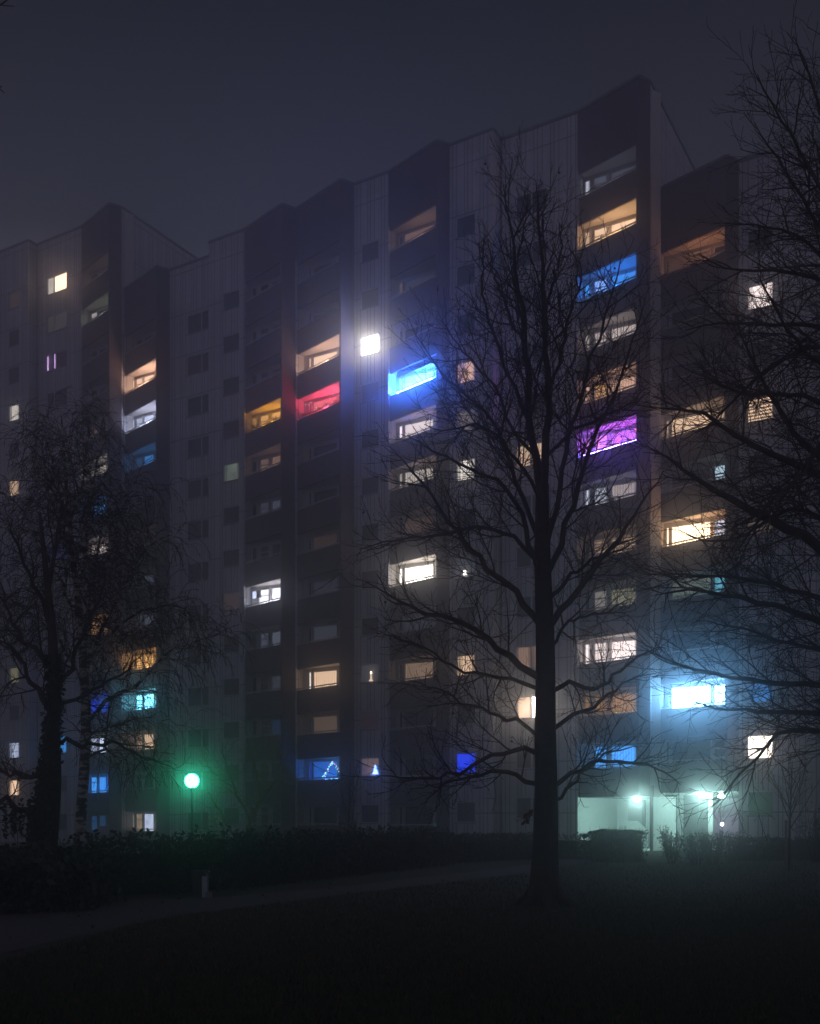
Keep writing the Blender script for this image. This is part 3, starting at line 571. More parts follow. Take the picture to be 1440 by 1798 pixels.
for key, v_ in ro.b.items(): wd.b.setdefault(key, []).extend(v_)
wd.build('trunk', M_BARK, big); tw.build('crown', M_TWIG, big)
lf = MB(); q = at(925, 1434, Yt)
for k in range(26):
    c0 = q + np.array((rng.normal(0, .05) + (.06 - k * .004), rng.normal(0, .04), .10 - k * .009)); d1, d2 = unit(rng.normal(size=3)) * .055, unit(rng.normal(size=3)) * .045; lf.poly([c0 - d1, c0 + d2, c0 + d1, c0 - d2])
lf.tube([at(941, 1424, Yt), at(932, 1423, Yt), q + np.array((.03, 0, .1))], .006, 4)
lf.build('dead_leaves', M_DRY, big)
# seed balls hanging in the crown
sb = MB(); sb.ball((0, 0, 0), .021, 6, 4); sb.tube([(0, 0, .02), (0, 0, .10)], .002, 3); proto = None
tips = [x[0][-1] for key, L_ in tw.b.items() for x in L_ if key[0] == 7]
for k in rng.choice(len(tips), 80, replace=False):
    if proto is None: proto = sb.build('seed_ball', M_TWIG, big); o = proto
    else: o = proto.copy(); C.objects.link(o)
    o.location = tips[k] - np.array((0, 0, .10))

# ---- the tree at the right edge, trunk out of frame
Yr = 20.0
rt = thing('bare_tree', ((1640 - 720) / F * Yr, Yr, 0), 'bare tree at the right edge, long dark limbs reaching in across the windows', 'tree')
wd, tw = Wood(), Wood()
X = (1640 - 720) / F * Yr
trunk = smooth_line([(X, Yr, -.1), (X, Yr, 1), (X - .05, Yr, 3), (X - .1, Yr, 5.5), (X - .3, Yr, 8), (X - .5, Yr, 10.5), (X - .9, Yr, 12.6)], 20)
wd.add(trunk, np.interp(np.linspace(0, 1, 20), [0, .05, .3, .7, 1], [.5, .33, .28, .17, .03]), 12)
RM = [([(1640, 1330), (1530, 1240), (1440, 1201), (1385, 1202), (1356, 1200), (1304, 1193), (1260, 1186), (1190, 1170), (1125, 1135)], -.5, .062), ([(1640, 1380), (1530, 1280), (1440, 1250), (1393, 1250), (1327, 1253), (1293, 1249), (1260, 1243), (1205, 1232)], 1.2, .058),
 ([(1640, 1400), (1530, 1310), (1440, 1284), (1420, 1281), (1393, 1269), (1350, 1300), (1310, 1350), (1270, 1390), (1250, 1418)], -.8, .045), ([(1640, 1100), (1530, 1010), (1440, 955), (1400, 938), (1357, 917), (1313, 895), (1265, 867), (1223, 842), (1180, 808), (1140, 785)], -.4, .115),
 ([(1640, 1180), (1530, 1090), (1440, 1051), (1402, 1040), (1369, 1024), (1286, 1013), (1244, 1009), (1140, 1008)], 1.4, .055), ([(1640, 1240), (1530, 1130), (1440, 1088), (1390, 1074), (1327, 1055), (1302, 1048), (1265, 1047), (1238, 1038), (1202, 1030), (1150, 1045)], -1.0, .07),
 ([(1640, 1020), (1540, 900), (1440, 810), (1400, 772), (1369, 731), (1348, 685), (1323, 637), (1295, 560)], .8, .075), ([(1640, 1000), (1530, 880), (1440, 829), (1390, 814), (1327, 791), (1286, 756), (1244, 729), (1202, 714), (1140, 715)], -1.4, .08),
 ([(1640, 780), (1540, 620), (1440, 564), (1369, 568), (1307, 572), (1265, 564), (1205, 580)], 1.0, .055), ([(1640, 760), (1540, 640), (1440, 595), (1348, 647), (1286, 700), (1230, 770)], -.6, .05), ([(1640, 640), (1540, 540), (1440, 493), (1400, 480), (1340, 472), (1280, 482), (1225, 445)], .4, .05),
 ([(1620, 560), (1520, 430), (1440, 330), (1390, 240), (1350, 170), (1330, 130)], -.4, .05), ([(1620, 600), (1530, 470), (1440, 400), (1400, 335), (1370, 285), (1325, 215)], 1.2, .045), ([(1600, 420), (1500, 300), (1440, 200), (1420, 130), (1395, 65)], .2, .045), ([(1600, 330), (1520, 200), (1470, 120), (1440, 60)], -.6, .04),
 ([(1640, 900), (1540, 760), (1440, 700), (1380, 690), (1310, 700), (1250, 665), (1190, 640)], 2.2, .055), ([(1640, 700), (1540, 560), (1440, 440), (1380, 400), (1320, 390), (1280, 395)], 2.0, .045), ([(1640, 1120), (1540, 980), (1440, 905), (1380, 880), (1320, 940), (1260, 960), (1190, 930)], 2.4, .05), ([(1640, 820), (1540, 700), (1440, 640), (1400, 610), (1360, 540), (1330, 480)], -1.8, .05), ([(1640, 1340), (1530, 1180), (1440, 1140), (1370, 1130), (1300, 1100), (1240, 1090)], 2.2, .05),
 ([(1640, 880), (1540, 800), (1450, 760), (1400, 850), (1350, 880), (1300, 960)], -2.2, .05), ([(1640, 660), (1540, 500), (1470, 370), (1440, 280), (1425, 220)], 1.6, .05)]
spec_r = [dict(gap=.22, frac=.28, ang=38, w=.08, tr=.00, n=9, r=.0155, rmin=.006, t0=.22, twig=1), dict(gap=.14, len=1.0, ang=38, w=.10, tr=.02, n=7, r=.0078, rmin=.0043, t0=.08), dict(gap=.135, len=.38, ang=36, w=.11, tr=.02, n=4, r=.0053, rmin=.0035, t0=.1)]
for pix, dz, r0 in RM:
    ln = limb(pix, Yr, dz, 18); ln[2:-1] += rng.normal(0, .02, (15, 3)); rad = r0 * (1 - np.linspace(0, 1, 18)) ** .75 + .006
    wd.add(ln, rad, 7); ramify(wd, tw, ln, rad, spec_r)
wd.build('trunk', M_BARK, rt); tw.build('crown', M_TWIG, rt)

# ---- weeping birch and ivy-clad tree on the left
def birch_bark():
    m, N, L, b = mat('birch_bark'); b.inputs['Roughness'].default_value = .8
    g = N.new('ShaderNodeTexCoord'); mp = N.new('ShaderNodeMapping'); mp.inputs['Scale'].default_value = (3, 3, 9); L.new(g.outputs['Object'], mp.inputs[0])
    t = N.new('ShaderNodeTexNoise'); t.inputs['Scale'].default_value = 1.4; t.inputs['Detail'].default_value = 5; L.new(mp.outputs[0], t.inputs['Vector'])
    r = N.new('ShaderNodeValToRGB'); r.color_ramp.elements[0].position = .46; r.color_ramp.elements[0].color = (.05, .045, .04, 1); r.color_ramp.elements[1].position = .54; r.color_ramp.elements[1].color = (.48, .46, .40, 1); L.new(t.outputs[0], r.inputs[0]); L.new(r.outputs[0], b.inputs['Base Color']); return m
Yb = 29.0
bt = thing('birch_tree', (*at(140, 1560, Yb)[:2], 0), 'weeping birch with pale marked trunk and hanging twigs on the left', 'tree')
wd, tw = Wood(), Wood()
trunk = smooth_line([at(136, 1565, Yb), at(138, 1500, Yb), at(143, 1420, Yb), at(150, 1330, Yb), at(152, 1250, Yb), at(144, 1120, Yb), at(128, 980, Yb), at(116, 850, Yb), at(108, 730, Yb)], 24)
rtk = np.interp(np.linspace(0, 1, 24), [0, .1, .4, .8, 1], [.155, .125, .105, .05, .015]); wd.add(trunk, rtk, 10)
spec_b = [dict(gap=.18, frac=.32, ang=50, w=.12, tr=-.02, n=8, r=.018, rmin=.006, t0=.12, twig=1), dict(gap=.115, len=1.0, ang=52, w=.12, tr=.32, up=-1, n=8, r=.0075, rmin=.0048, t0=.08), dict(gap=.2, len=.32, ang=36, w=.12, tr=.22, up=-1, n=4, r=.0068, rmin=.0048, t0=.12)]
BM = [([(153, 1267), (200, 1220), (254, 1194), (284, 1150), (334, 1130), (394, 1112), (425, 1095)], -1, .045), ([(150, 1180), (190, 1080), (230, 1000), (270, 945), (312, 925), (328, 958)], 1, .04), ([(146, 1140), (175, 1020), (200, 920), (225, 850), (250, 830), (275, 860)], -1.2, .04),
 ([(135, 1050), (155, 940), (165, 850), (175, 770), (180, 720), (188, 730)], 1.0, .032), ([(118, 880), (118, 800), (125, 740), (135, 710), (142, 725)], -.6, .022), ([(128, 980), (95, 900), (70, 830), (50, 770), (30, 745), (15, 765)], .8, .032), ([(140, 1090), (100, 1010), (60, 930), (25, 870), (-10, 850), (-40, 880)], -1.3, .036),
 ([(150, 1210), (110, 1130), (60, 1080), (10, 1040), (-40, 1030)], 1.4, .036), ([(152, 1290), (195, 1275), (235, 1262), (280, 1260), (320, 1275)], 1.4, .03), ([(150, 1330), (190, 1315), (230, 1320), (270, 1335), (300, 1350)], -1.2, .028), ([(148, 1160), (200, 1100), (250, 1070), (300, 1060), (340, 1085), (352, 1120)], -2, .034),
 ([(122, 920), (145, 850), (152, 790), (155, 740), (160, 712)], 1.5, .025), ([(112, 800), (92, 750), (75, 722), (62, 730)], 1.0, .018), ([(150, 1240), (185, 1160), (215, 1120), (258, 1100), (290, 1095)], 2.2, .03), ([(144, 1120), (165, 1000), (185, 900), (205, 880), (232, 900)], 2.2, .03), ([(132, 1010), (110, 920), (95, 830), (85, 760), (70, 735)], -2.0, .03)]
for pix, dz, r0 in BM:
    ln = limb(pix, Yb, dz, 14); ln[2:-1] += rng.normal(0, .03, (11, 3)); rad = r0 * (1 - np.linspace(0, 1, 14)) ** .8 + .005
    wd.add(ln, rad, 6); ramify(wd, tw, ln, rad, spec_b)
wd.build('trunk', birch_bark(), bt); tw.build('crown', M_TWIG, bt)
Yi = 27.0
iv = thing('bare_tree', (*at(62, 1560, Yi)[:2], 0), 'dark forked tree on the left, trunk thick with ivy, crooked low limb', 'tree')
wd, tw = Wood(), Wood()
t1 = smooth_line([at(60, 1575, Yi), at(64, 1500, Yi), at(70, 1440, Yi), at(82, 1380, Yi), at(92, 1300, Yi), at(96, 1200, Yi), at(92, 1100, Yi), at(80, 1000, Yi), at(70, 900, Yi)], 20)
r1 = np.interp(np.linspace(0, 1, 20), [0, .1, .5, 1], [.25, .185, .13, .03]); wd.add(t1, r1, 10)
t2 = smooth_line([at(84, 1575, Yi + .5), at(92, 1480, Yi + .5), at(100, 1380, Yi + .4), at(98, 1290, Yi + .2), at(94, 1240, Yi)], 12); wd.add(t2, np.linspace(.13, .09, 12), 8)
IM = [([(68, 1430), (43, 1421), (20, 1414), (-5, 1404), (-40, 1390)], -.8, .085), ([(84, 1370), (40, 1363), (0, 1348), (-40, 1340)], .6, .06), ([(95, 1260), (60, 1200), (30, 1150), (0, 1120), (-40, 1090)], .8, .06), ([(96, 1220), (130, 1150), (160, 1080), (185, 1010)], 1.0, .05), ([(93, 1300), (140, 1310), (190, 1300), (240, 1325), (300, 1345)], -1.0, .05), ([(90, 1100), (60, 1030), (30, 960), (10, 900)], -1.2, .05),
 ([(85, 1040), (100, 960), (110, 890), (100, 830)], 1.4, .04), ([(95, 1180), (40, 1120), (5, 1060), (-30, 1000)], 1.6, .05), ([(95, 1240), (150, 1220), (205, 1190), (250, 1150)], 1.4, .045)]
spec_i = [dict(gap=.22, frac=.32, ang=48, w=.14, tr=.0, n=8, r=.022, rmin=.007, t0=.12, twig=1), dict(gap=.125, len=.85, ang=48, w=.19, tr=.01, n=7, r=.0095, rmin=.0055, t0=.1), dict(gap=.13, len=.34, ang=44, w=.19, tr=.0, n=4, r=.0068, rmin=.0045, t0=.1)]
for pix, dz, r0 in IM:
    ln = limb(pix, Yi, dz, 14); ln[2:-1] += rng.normal(0, .04, (11, 3)); rad = r0 * (1 - np.linspace(0, 1, 14)) ** .8 + .006
    wd.add(ln, rad, 6); ramify(wd, tw, ln, rad, spec_i)
wd.build('trunk', M_BARK, iv); tw.build('crown', M_TWIG, iv)
def leaves(mb, pts, size):
    for q in pts:
        d1 = unit(rng.normal(size=3)); d2 = unit(np.cross(d1, rng.normal(size=3))); s = size * rng.uniform(.6, 1.3)
        mb.poly([q - d1 * s, q + d2 * s * .55, q + d1 * s, q - d2 * s * .55])
lm = MB(); pts = []
for line, rr in ((t1[:13], r1[:13]),):
    for k in range(2600):
        f = rng.random() * (len(line) - 1.01); j = int(f); q = line[j] + (f - j) * (line[j + 1] - line[j]); a = rng.random() * 6.28; r_ = rr[j] + abs(rng.normal(0, .045)); pts.append(q + np.array((math.cos(a) * r_, math.sin(a) * r_, 0)))
for k in range(420):                                           # hanging ivy strands under the low limb
    j = rng.integers(0, 5); q = np.array(at(-5 + 14 * j, 1408 + rng.random() * 60, Yi - .6)); pts.append(q + rng.normal(0, .03, 3))
leaves(lm, pts, .05); lm.build('ivy', M_IVY, iv)

# ---- overhanging twigs at the upper left corner: a tree whose trunk is out of frame
ol = thing('bare_tree', (-8.4, 14.0, 0), 'bare tree out of frame at left, only twig tips show in the top left corner', 'tree')
wd, tw = Wood(), Wood()
tk = smooth_line([(-8.4, 14, -.1), (-8.4, 14, 3), (-8.3, 14, 6), (-8.0, 14, 8.5), (-7.4, 14, 10.5)], 14); wd.add(tk, np.linspace(.24, .06, 14), 10)
for pts_ in ([(-7.8, 14, 9.3), at(-200, 120, 14), at(-90, 75, 14), at(-10, 20, 14), at(18, -4, 14)], [(-8.1, 14, 8.0), at(-220, 220, 14), at(-90, 170, 14), at(-25, 158, 14), at(3, 152, 14)]):
    ln = smooth_line(pts_, 12); rad = np.linspace(.03, .007, 12); wd.add(ln, rad, 6)
    ramify(wd, tw, ln, rad, [dict(gap=.45, len=.35, ang=40, w=.1, tr=.02, n=6, r=.008, rmin=.004, t0=.1, twig=0)])
wd.build('trunk', M_BARK, ol); tw.build('crown', M_TWIG, ol)

# ---- young trees
def young(name, base, top, spread, n, label, Y, lean=0, start=.33, fork=24):
    o = thing(name, (*base[:2], 0), label, 'tree'); wd, tw = Wood(), Wood(); H = top
    t = smooth_line([base, base + np.array((lean * .2, 0, H * .3)), base + np.array((lean * .6, 0, H * .7)), base + np.array((lean, 0, H))], 12); rr = np.linspace(.052, .008, 12); wd.add(t, rr, 8)
    for i in range(n):
        a = i * 2.4; s = start + (.5 - start * .2) * i / n; j = int(s * 11); d = np.array((math.cos(a) * math.sin(math.radians(fork)), math.sin(a) * math.sin(math.radians(fork)), math.cos(math.radians(fork))))
        ln = walk(t[j], d, H * spread * (1.05 - .5 * i / n), 9, .06, .05, 1); rad = np.linspace(.02, .005, 9); wd.add(ln, rad, 5)
        ramify(wd, tw, ln, rad, [dict(gap=.20, frac=.35, ang=32, w=.09, tr=.06, n=6, r=.008, rmin=.004, t0=.15, twig=0), dict(gap=.18, len=.4, ang=32, w=.1, tr=.05, n=5, r=.005, rmin=.003, t0=.1)])
    wd.build('trunk', M_BARK, o); tw.build('crown', M_TWIG, o); return o
yb = gnd(1385, 1528)
young('young_tree', yb, (1528 - 1335) / F * yb[1], .55, 12, 'slim young tree with upswept twigs beside a short stake at right', yb[1], .12, .42, 26)
st = MB(); q = yb - np.array((.09, .02, 0)); st.tube([q - np.array((0, 0, .1)), q + np.array((0, 0, (1528 - 1440) / F * yb[1]))], .045, 8); tag(st.build('tree_stake', M_WOOD), 'short dark wooden stake beside the slim young tree at right', 'stake')
y2 = gnd(611, 1516)
young('young_tree', y2, (1516 - 1340) / F * y2[1], .55, 9, 'thin sapling inside a square wooden support frame', y2[1], .1, .35, 16)
fr = thing('tree_support', (*y2[:2], 0), 'square wooden support frame around the thin sapling', 'tree support')
zt2 = (1516 - 1443) / F * y2[1]
for dx in (-.27, .27):
    for dy in (-.27, .27):
        st = MB(); st.tube([(y2[0] + dx, y2[1] + dy, -.1), (y2[0] + dx, y2[1] + dy, zt2)], .035, 8); st.build('post', M_WOOD, fr)
st = MB()
for z in (zt2 - .05, zt2 - .24):
    for dy in (-.315, .315): st.box(y2[0] - .33, y2[0] + .33, y2[1] + dy - .012, y2[1] + dy + .012, z - .05, z + .03)
    for dx in (-.315, .315): st.box(y2[0] + dx - .012, y2[0] + dx + .012, y2[1] - .30, y2[1] + .30, z - .05, z + .03)
st.build('crossbar', M_WOOD, fr)

# ---- willow beside the street lamp
Yl = 48.0
lamp_base = gnd(337, V0 + F * EYE / 50.0)
wl = thing('willow_shrub', (*at(426, 1500, Yl)[:2], 0), 'thin twisted willow with curling twigs beside the green street lamp', 'tree')
wd, tw = Wood(), Wood()
WM = [([(423, 1520), (428, 1480), (440, 1445), (452, 1415), (462, 1390)], 0, .075), ([(440, 1445), (425, 1405), (405, 1375), (395, 1340), (390, 1310)], -.8, .045), ([(448, 1425), (470, 1390), (490, 1350), (505, 1320)], .8, .04), ([(458, 1400), (450, 1360), (440, 1320), (436, 1290)], -.5, .035), ([(428, 1480), (400, 1450), (380, 1415), (365, 1390)], .6, .04), ([(430, 1470), (390, 1470), (365, 1455)], -.9, .03), ([(462, 1390), (480, 1370), (500, 1372), (520, 1385)], -.6, .025), ([(408, 1380), (385, 1365), (370, 1350), (355, 1345)], .4, .022)]
spec_w = [dict(gap=.20, len=1.6, ang=44, w=.28, tr=.03, n=9, r=.015, rmin=.008, t0=.15, twig=0), dict(gap=.16, len=.95, ang=45, w=.32, tr=-.02, n=9, r=.0095, rmin=.007, t0=.1)]
for pix, dz, r0 in WM:
    ln = limb(pix, Yl, dz, 12); ln[1:-1] += rng.normal(0, .04, (10, 3)); rad = r0 * (1 - np.linspace(0, 1, 12)) ** .7 + .012; wd.add(ln, rad, 7); ramify(wd, tw, ln, rad, spec_w)
wd.build('trunk', plain('willow_bark', (.20, .18, .10), .9, .4, 9), wl); tw.build('crown', plain('willow_twig', (.30, .28, .12), .9, .3, 9), wl)

# ---- hedges and shrubs
def hedge(name, pix, height, depth, n, label, leaf=.05, twigs=400, top_noise=.12, material=None):
    """pix: base line as photo points on the ground; leafy volume behind it"""
    base = [gnd(*q)[:2] for q in pix]; o = thing(name, (*base[0], 0), label, 'hedge')
    seg = [np.linalg.norm(b_ - a_) for a_, b_ in zip(base[:-1], base[1:])]; cum = np.concatenate([[0], np.cumsum(seg)])
    def pos(s, d):
        j = min(max(np.searchsorted(cum, s) - 1, 0), len(seg) - 1); a_, b_ = base[j], base[j + 1]; e = (b_ - a_) / seg[j]; return a_ + e * (s - cum[j]) + np.array((-e[1], e[0])) * d * (1 if (-e[1] * 0 + e[0]) > 0 else -1)
    lm = MB(); pts = []
    for k in range(n):
        s = rng.random() * cum[-1]; hh = height * (1 + top_noise * (math.sin(s * 1.7) * .5 + math.sin(s * 4.1 + 1) * .35 + rng.normal(0, .25))); u_ = rng.random()
        z = hh * (1 - rng.random() ** 2 * .95); dd = depth * (rng.random() ** 1.4 if u_ < .6 else rng.random()); q = pos(s, dd); pts.append(np.array((*q, max(.03, z * (1 - .12 * abs(dd / depth - .5))))))
    leaves(lm, pts, leaf); lm.build('foliage', material or M_LEAF, o)
    wd = Wood()
    for k in range(twigs):
        s = rng.random() * cum[-1]; q = pos(s, depth * rng.random()); wd.add(walk((*q, 0), (rng.normal(0, .22), rng.normal(0, .22), 1), height * rng.uniform(.7, 1.18), 6, .12, .1, 1), np.linspace(.014, .005, 6), 3)
    wd.build('twigs', M_TWIG, o)
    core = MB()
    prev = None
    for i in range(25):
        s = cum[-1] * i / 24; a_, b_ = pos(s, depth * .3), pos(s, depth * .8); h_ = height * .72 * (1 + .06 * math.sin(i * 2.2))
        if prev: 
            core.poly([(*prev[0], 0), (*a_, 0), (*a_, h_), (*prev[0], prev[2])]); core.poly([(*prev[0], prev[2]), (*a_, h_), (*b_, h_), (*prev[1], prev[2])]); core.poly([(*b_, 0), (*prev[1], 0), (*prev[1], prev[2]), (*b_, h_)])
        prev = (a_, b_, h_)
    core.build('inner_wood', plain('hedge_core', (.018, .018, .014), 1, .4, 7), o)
    return o
hedge('hedge', [(215, 1575), (330, 1569), (430, 1563), (560, 1548), (690, 1532), (800, 1520)], 1.12, 2.2, 9000, 'long dark hedge along the far side of the path below the street lamp', .07, 900, .24)
hedge('hedge', [(800, 1517), (900, 1511), (985, 1508), (1040, 1511)], 1.02, 2.4, 4200, 'dark hedge behind the big tree trunk, left of the lit porches', .07, 260, .08)
hedge('hedge', [(1030, 1513), (1080, 1515), (1140, 1514)], 1.18, 1.6, 4600, 'dense clipped hedge just in front of the left lit porch', .055, 260, .05)
hedge('hedge', [(1300, 1512), (1370, 1512), (1460, 1510)], .82, 1.6, 2200, 'low dark hedge below the pale wall at far right', .07, 200, .2)
hedge('hedge', [(-140, 1604), (-20, 1606), (90, 1605), (160, 1600), (222, 1583)], .88, 3.4, 8000, 'broad leafy shrub bed around the ivy-clad trunk at left', .075, 420, .25)
def shrub(pix, h_, n, label):
    q = gnd(*pix); o = thing('shrub', (*q[:2], 0), label, 'shrub', 'upright shrubs before the porch'); wd, tw = Wood(), Wood(); pts = []
    for k in range(n):
        a = rng.random() * 6.28; tl = rng.uniform(.05, .5); ln = walk(q + np.array((math.cos(a) * .12, math.sin(a) * .12, 0)), (math.cos(a) * tl, math.sin(a) * tl, 1), h_ * rng.uniform(.7, 1.1), 8, .08, .03, 1); rad = np.linspace(.016, .006, 8); wd.add(ln, rad, 4)
        ramify(wd, tw, ln, rad, [dict(gap=.17, len=.34, ang=36, w=.12, tr=.08, n=5, r=.008, rmin=.004, t0=.25, twig=0)])
        for j in range(26): f = rng.uniform(2, 7.5); i = int(f) if f < 7 else 6; pts.append(ln[i] + rng.normal(0, .09, 3))
    [wd.b.setdefault(k_, []).extend(v_) for k_, v_ in tw.b.items()]; wd.build('stems', M_TWIG, o); lm = MB(); leaves(lm, pts, .045); lm.build('foliage', M_LEAF, o)
shrub((1180, 1517), 1.30, 24, 'upright twiggy shrub left of the porch gap, nearest the clipped hedge')
shrub((1222, 1520), 1.15, 24, 'upright twiggy shrub in front of the grey porch panels')
shrub((1252, 1519), 1.25, 26, 'upright twiggy shrub in front of the porch passage')
shrub((1284, 1516), 1.15, 20, 'upright twiggy shrub by the right corner of the lit porch')
shrub((1432, 1514), 2.2, 26, 'dark bushy shrub against the wall at the right edge')
# grass blades on the lawn
def grass(n, u0, u1, v0, v1):
    mb_v = []; mb_f = []
    u = rng.uniform(u0, u1, n); v = rng.uniform(v0, v1, n) ** 1.0; Y = F * EYE / (v - V0); x = (u - 720) / F * Y
    keep = np.ones(n, bool)
    lo = np.interp(u, [0, 140, 220, 300, 400, 500, 620, 720, 830, 936, 1030, 1440], [1692, 1650, 1630, 1611, 1599, 1586, 1571, 1559, 1547, 1533, 1515, 1513]); keep &= v > lo
    x, Y = x[keep], Y[keep]; k = len(x); a = rng.uniform(0, 6.28, k); h_ = rng.uniform(.03, .085, k); wd_ = .006 + Y * .00022
    lx, ly = rng.normal(0, .03, k), rng.normal(0, .03, k)
    A = np.stack([x - np.cos(a) * wd_, Y - np.sin(a) * wd_, np.zeros(k)], 1); B = np.stack([x + np.cos(a) * wd_, Y + np.sin(a) * wd_, np.zeros(k)], 1); T_ = np.stack([x + lx, Y + ly, h_], 1)
    V = np.stack([A, B, T_], 1).reshape(-1, 3)
    me = bpy.data.meshes.new('grass'); me.from_pydata(V.tolist(), [], np.arange(3 * k).reshape(-1, 3).tolist()); me.materials.append(plain('grass_blade', (.055, .072, .028), .8, .5, 3)); o = bpy.data.objects.new('grass', me); C.objects.link(o)
    tag(o, 'short winter grass of the lawn', 'grass', kind='stuff')
grass(90000, -40, 1480, 1512, 1830)
fl = MB(); pts = []
for k in range(700):
    u, v = rng.uniform(-20, 1460), rng.uniform(1530, 1800); q = gnd(u, v); pts.append(np.array((q[0], q[1], .02)))
leaves(fl, pts, .045); tag(fl.build('fallen_leaves', M_DRY), 'brown fallen leaves scattered over lawn and path', 'leaves', kind='stuff')

# ------------------------------------------------------------------ street furniture
sl = thing('street_lamp', (*lamp_base[:2], 0), 'street lamp with glowing green-white globe on a dark pole', 'street lamp')
gl = at(337, 1371, 50.0)
mb = MB(); mb.tube([(gl[0], gl[1], -.1), (gl[0], gl[1], .7), (gl[0], gl[1], .72), (gl[0], gl[1], gl[2] - .25)], [.075, .07, .05, .04], 12); mb.build('pole', M_STEEL, sl)
mb = MB(); mb.tube([(gl[0], gl[1], gl[2] - .30), (gl[0], gl[1], gl[2] - .22)], .09, 12); mb.build('collar', M_STEEL, sl)
mb = MB(); mb.ball(gl, .27, 20, 14); mb.build('globe', bulb('opal_globe', (.045, 1, .52), 38), sl, True)
# small bin with pale post
q = gnd(353, 1575); bn = thing('litter_bin', (*q[:2], 0), 'small dark litter bin with lid and pale post at the path edge', 'bin')
mb = MB(); mb.box(q[0] - .15, q[0] + .13, q[1] - .13, q[1] + .13, .05, .46); mb.build('body', plain('bin_paint', (.05, .052, .05), .6, .3, 9), bn)
mb = MB(); mb.box(q[0] - .17, q[0] + .16, q[1] - .15, q[1] + .15, .49, .525); mb.box(q[0] - .12, q[0] + .1, q[1] - .1, q[1] + .1, .46, .49); mb.build('lid', M_STEEL, bn)
mb = MB(); mb.box(q[0] + .045, q[0] + .13, q[1] - .175, q[1] - .135, 0, .42); mb.build('post', M_PALE, bn)
q2 = q + np.array((.17, -.13, 0)); mb = MB(); mb.box(q2[0] - .06, q2[0] + .06, q2[1] - .05, q2[1] + .05, 0, .11); tag(mb.build('kerb_stone', M_STONE), 'small pale stone block standing beside the litter bin', 'stone')
# notice sign on a pole
q = at(184, 1500, 34.0); sg = thing('sign', (q[0], q[1], 0), 'small pale notice board on a thin pole right of the birch', 'sign')
mb = MB(); mb.tube([(q[0], q[1] + .03, -.1), (q[0], q[1] + .03, EYE + (V0 - 1450) / F * 34)], .025, 8); mb.build('pole', M_STEEL, sg)
z0, z1 = EYE + (V0 - 1466) / F * 34, EYE + (V0 - 1450) / F * 34
mb = MB(); mb.box(q[0] - .13, q[0] + .13, q[1] - .01, q[1] + .004, z0, z1); mb.build('board', M_PALE, sg)

# ------------------------------------------------------------------ things on balconies and in windows
def bal(key, k, fr, out=0, up=0): 
    P_, Q_, w_, T, R, Pb, RB = p[key + '_f']; q = P_ + dA * (w_ * fr) + dC * (.25 - out); return np.array((*q, T(k) - 1.31 + up))
def string(key, k, f0, f1, n, col, e, label, amp=.05, up=.12, r=.028, out=.0):
    o = thing('string_lights', bal(key, k, f0), label, 'string lights')
    a, b = bal(key, k, f0, out, up), bal(key, k, f1, out, up); mb = MB(); pts_ = [a + (b - a) * t + np.array((0, 0, -amp * abs(math.sin(t * 9)))) for t in np.linspace(0, 1, 24)]; mb.tube(pts_, .006, 4); mb.build('cable', M_STEEL, o)
    mb = MB()
    for i in range(n): t = (i + .5) / n; q = a + (b - a) * t + np.array((0, 0, -amp * abs(math.sin(t * 9)) - .02)); mb.ball(q, r * rng.uniform(.8, 1.2), 6, 4)
    mb.build('bulbs', bulb('string_bulb', col, e), o)
string('C', 9, .08, .96, 14, (.03, .16, 1), 4200, 'row of blue-white fairy lights along the bright blue balcony', up=.2, r=.05, out=-.04)
string('D', 7, .03, .97, 46, (.12, .10, 1), 160, 'dense blue fairy lights along the violet balcony rail', up=.14, r=.03, out=.1, amp=.03)
string('E', 5, .05, .6, 1, WARM, .5, 'thin cable strung under the rail of the orange balcony', up=.1)
string('D', 2, .5, .95, 7, WARM, 7, 'few warm candle lights on the amber balcony sill', up=.16, r=.03, out=.02)
# star lamps on the violet balcony
for fr_, dz in ((.25, .55), (.86, .72)):
    q = bal('D', 7, fr_, -.25, dz); mb = MB(); pts_ = []
    for i in range(8): pts_.append((q[0] + math.cos(i * math.pi / 4) * (.17 if i % 2 == 0 else .07) * dA[0], q[1] + math.cos(i * math.pi / 4) * (.17 if i % 2 == 0 else .07) * dA[1], q[2] + math.sin(i * math.pi / 4) * (.17 if i % 2 == 0 else .07)))
    for i in range(8):
        a, b = pts_[i], pts_[(i + 1) % 8]
        for s_ in (-.05, .05): cpt = (q[0] + nA[0] * s_, q[1] + nA[1] * s_, q[2]); mb.poly([a, b, cpt] if s_ > 0 else [b, a, cpt])
    tag(mb.build('star_lamp', bulb('star_paper', (1, .25, .05), 2.2)), 'orange paper star hanging %s on the violet balcony' % ('at the left end' if fr_ < .5 else 'at the right end'), 'star lamp')
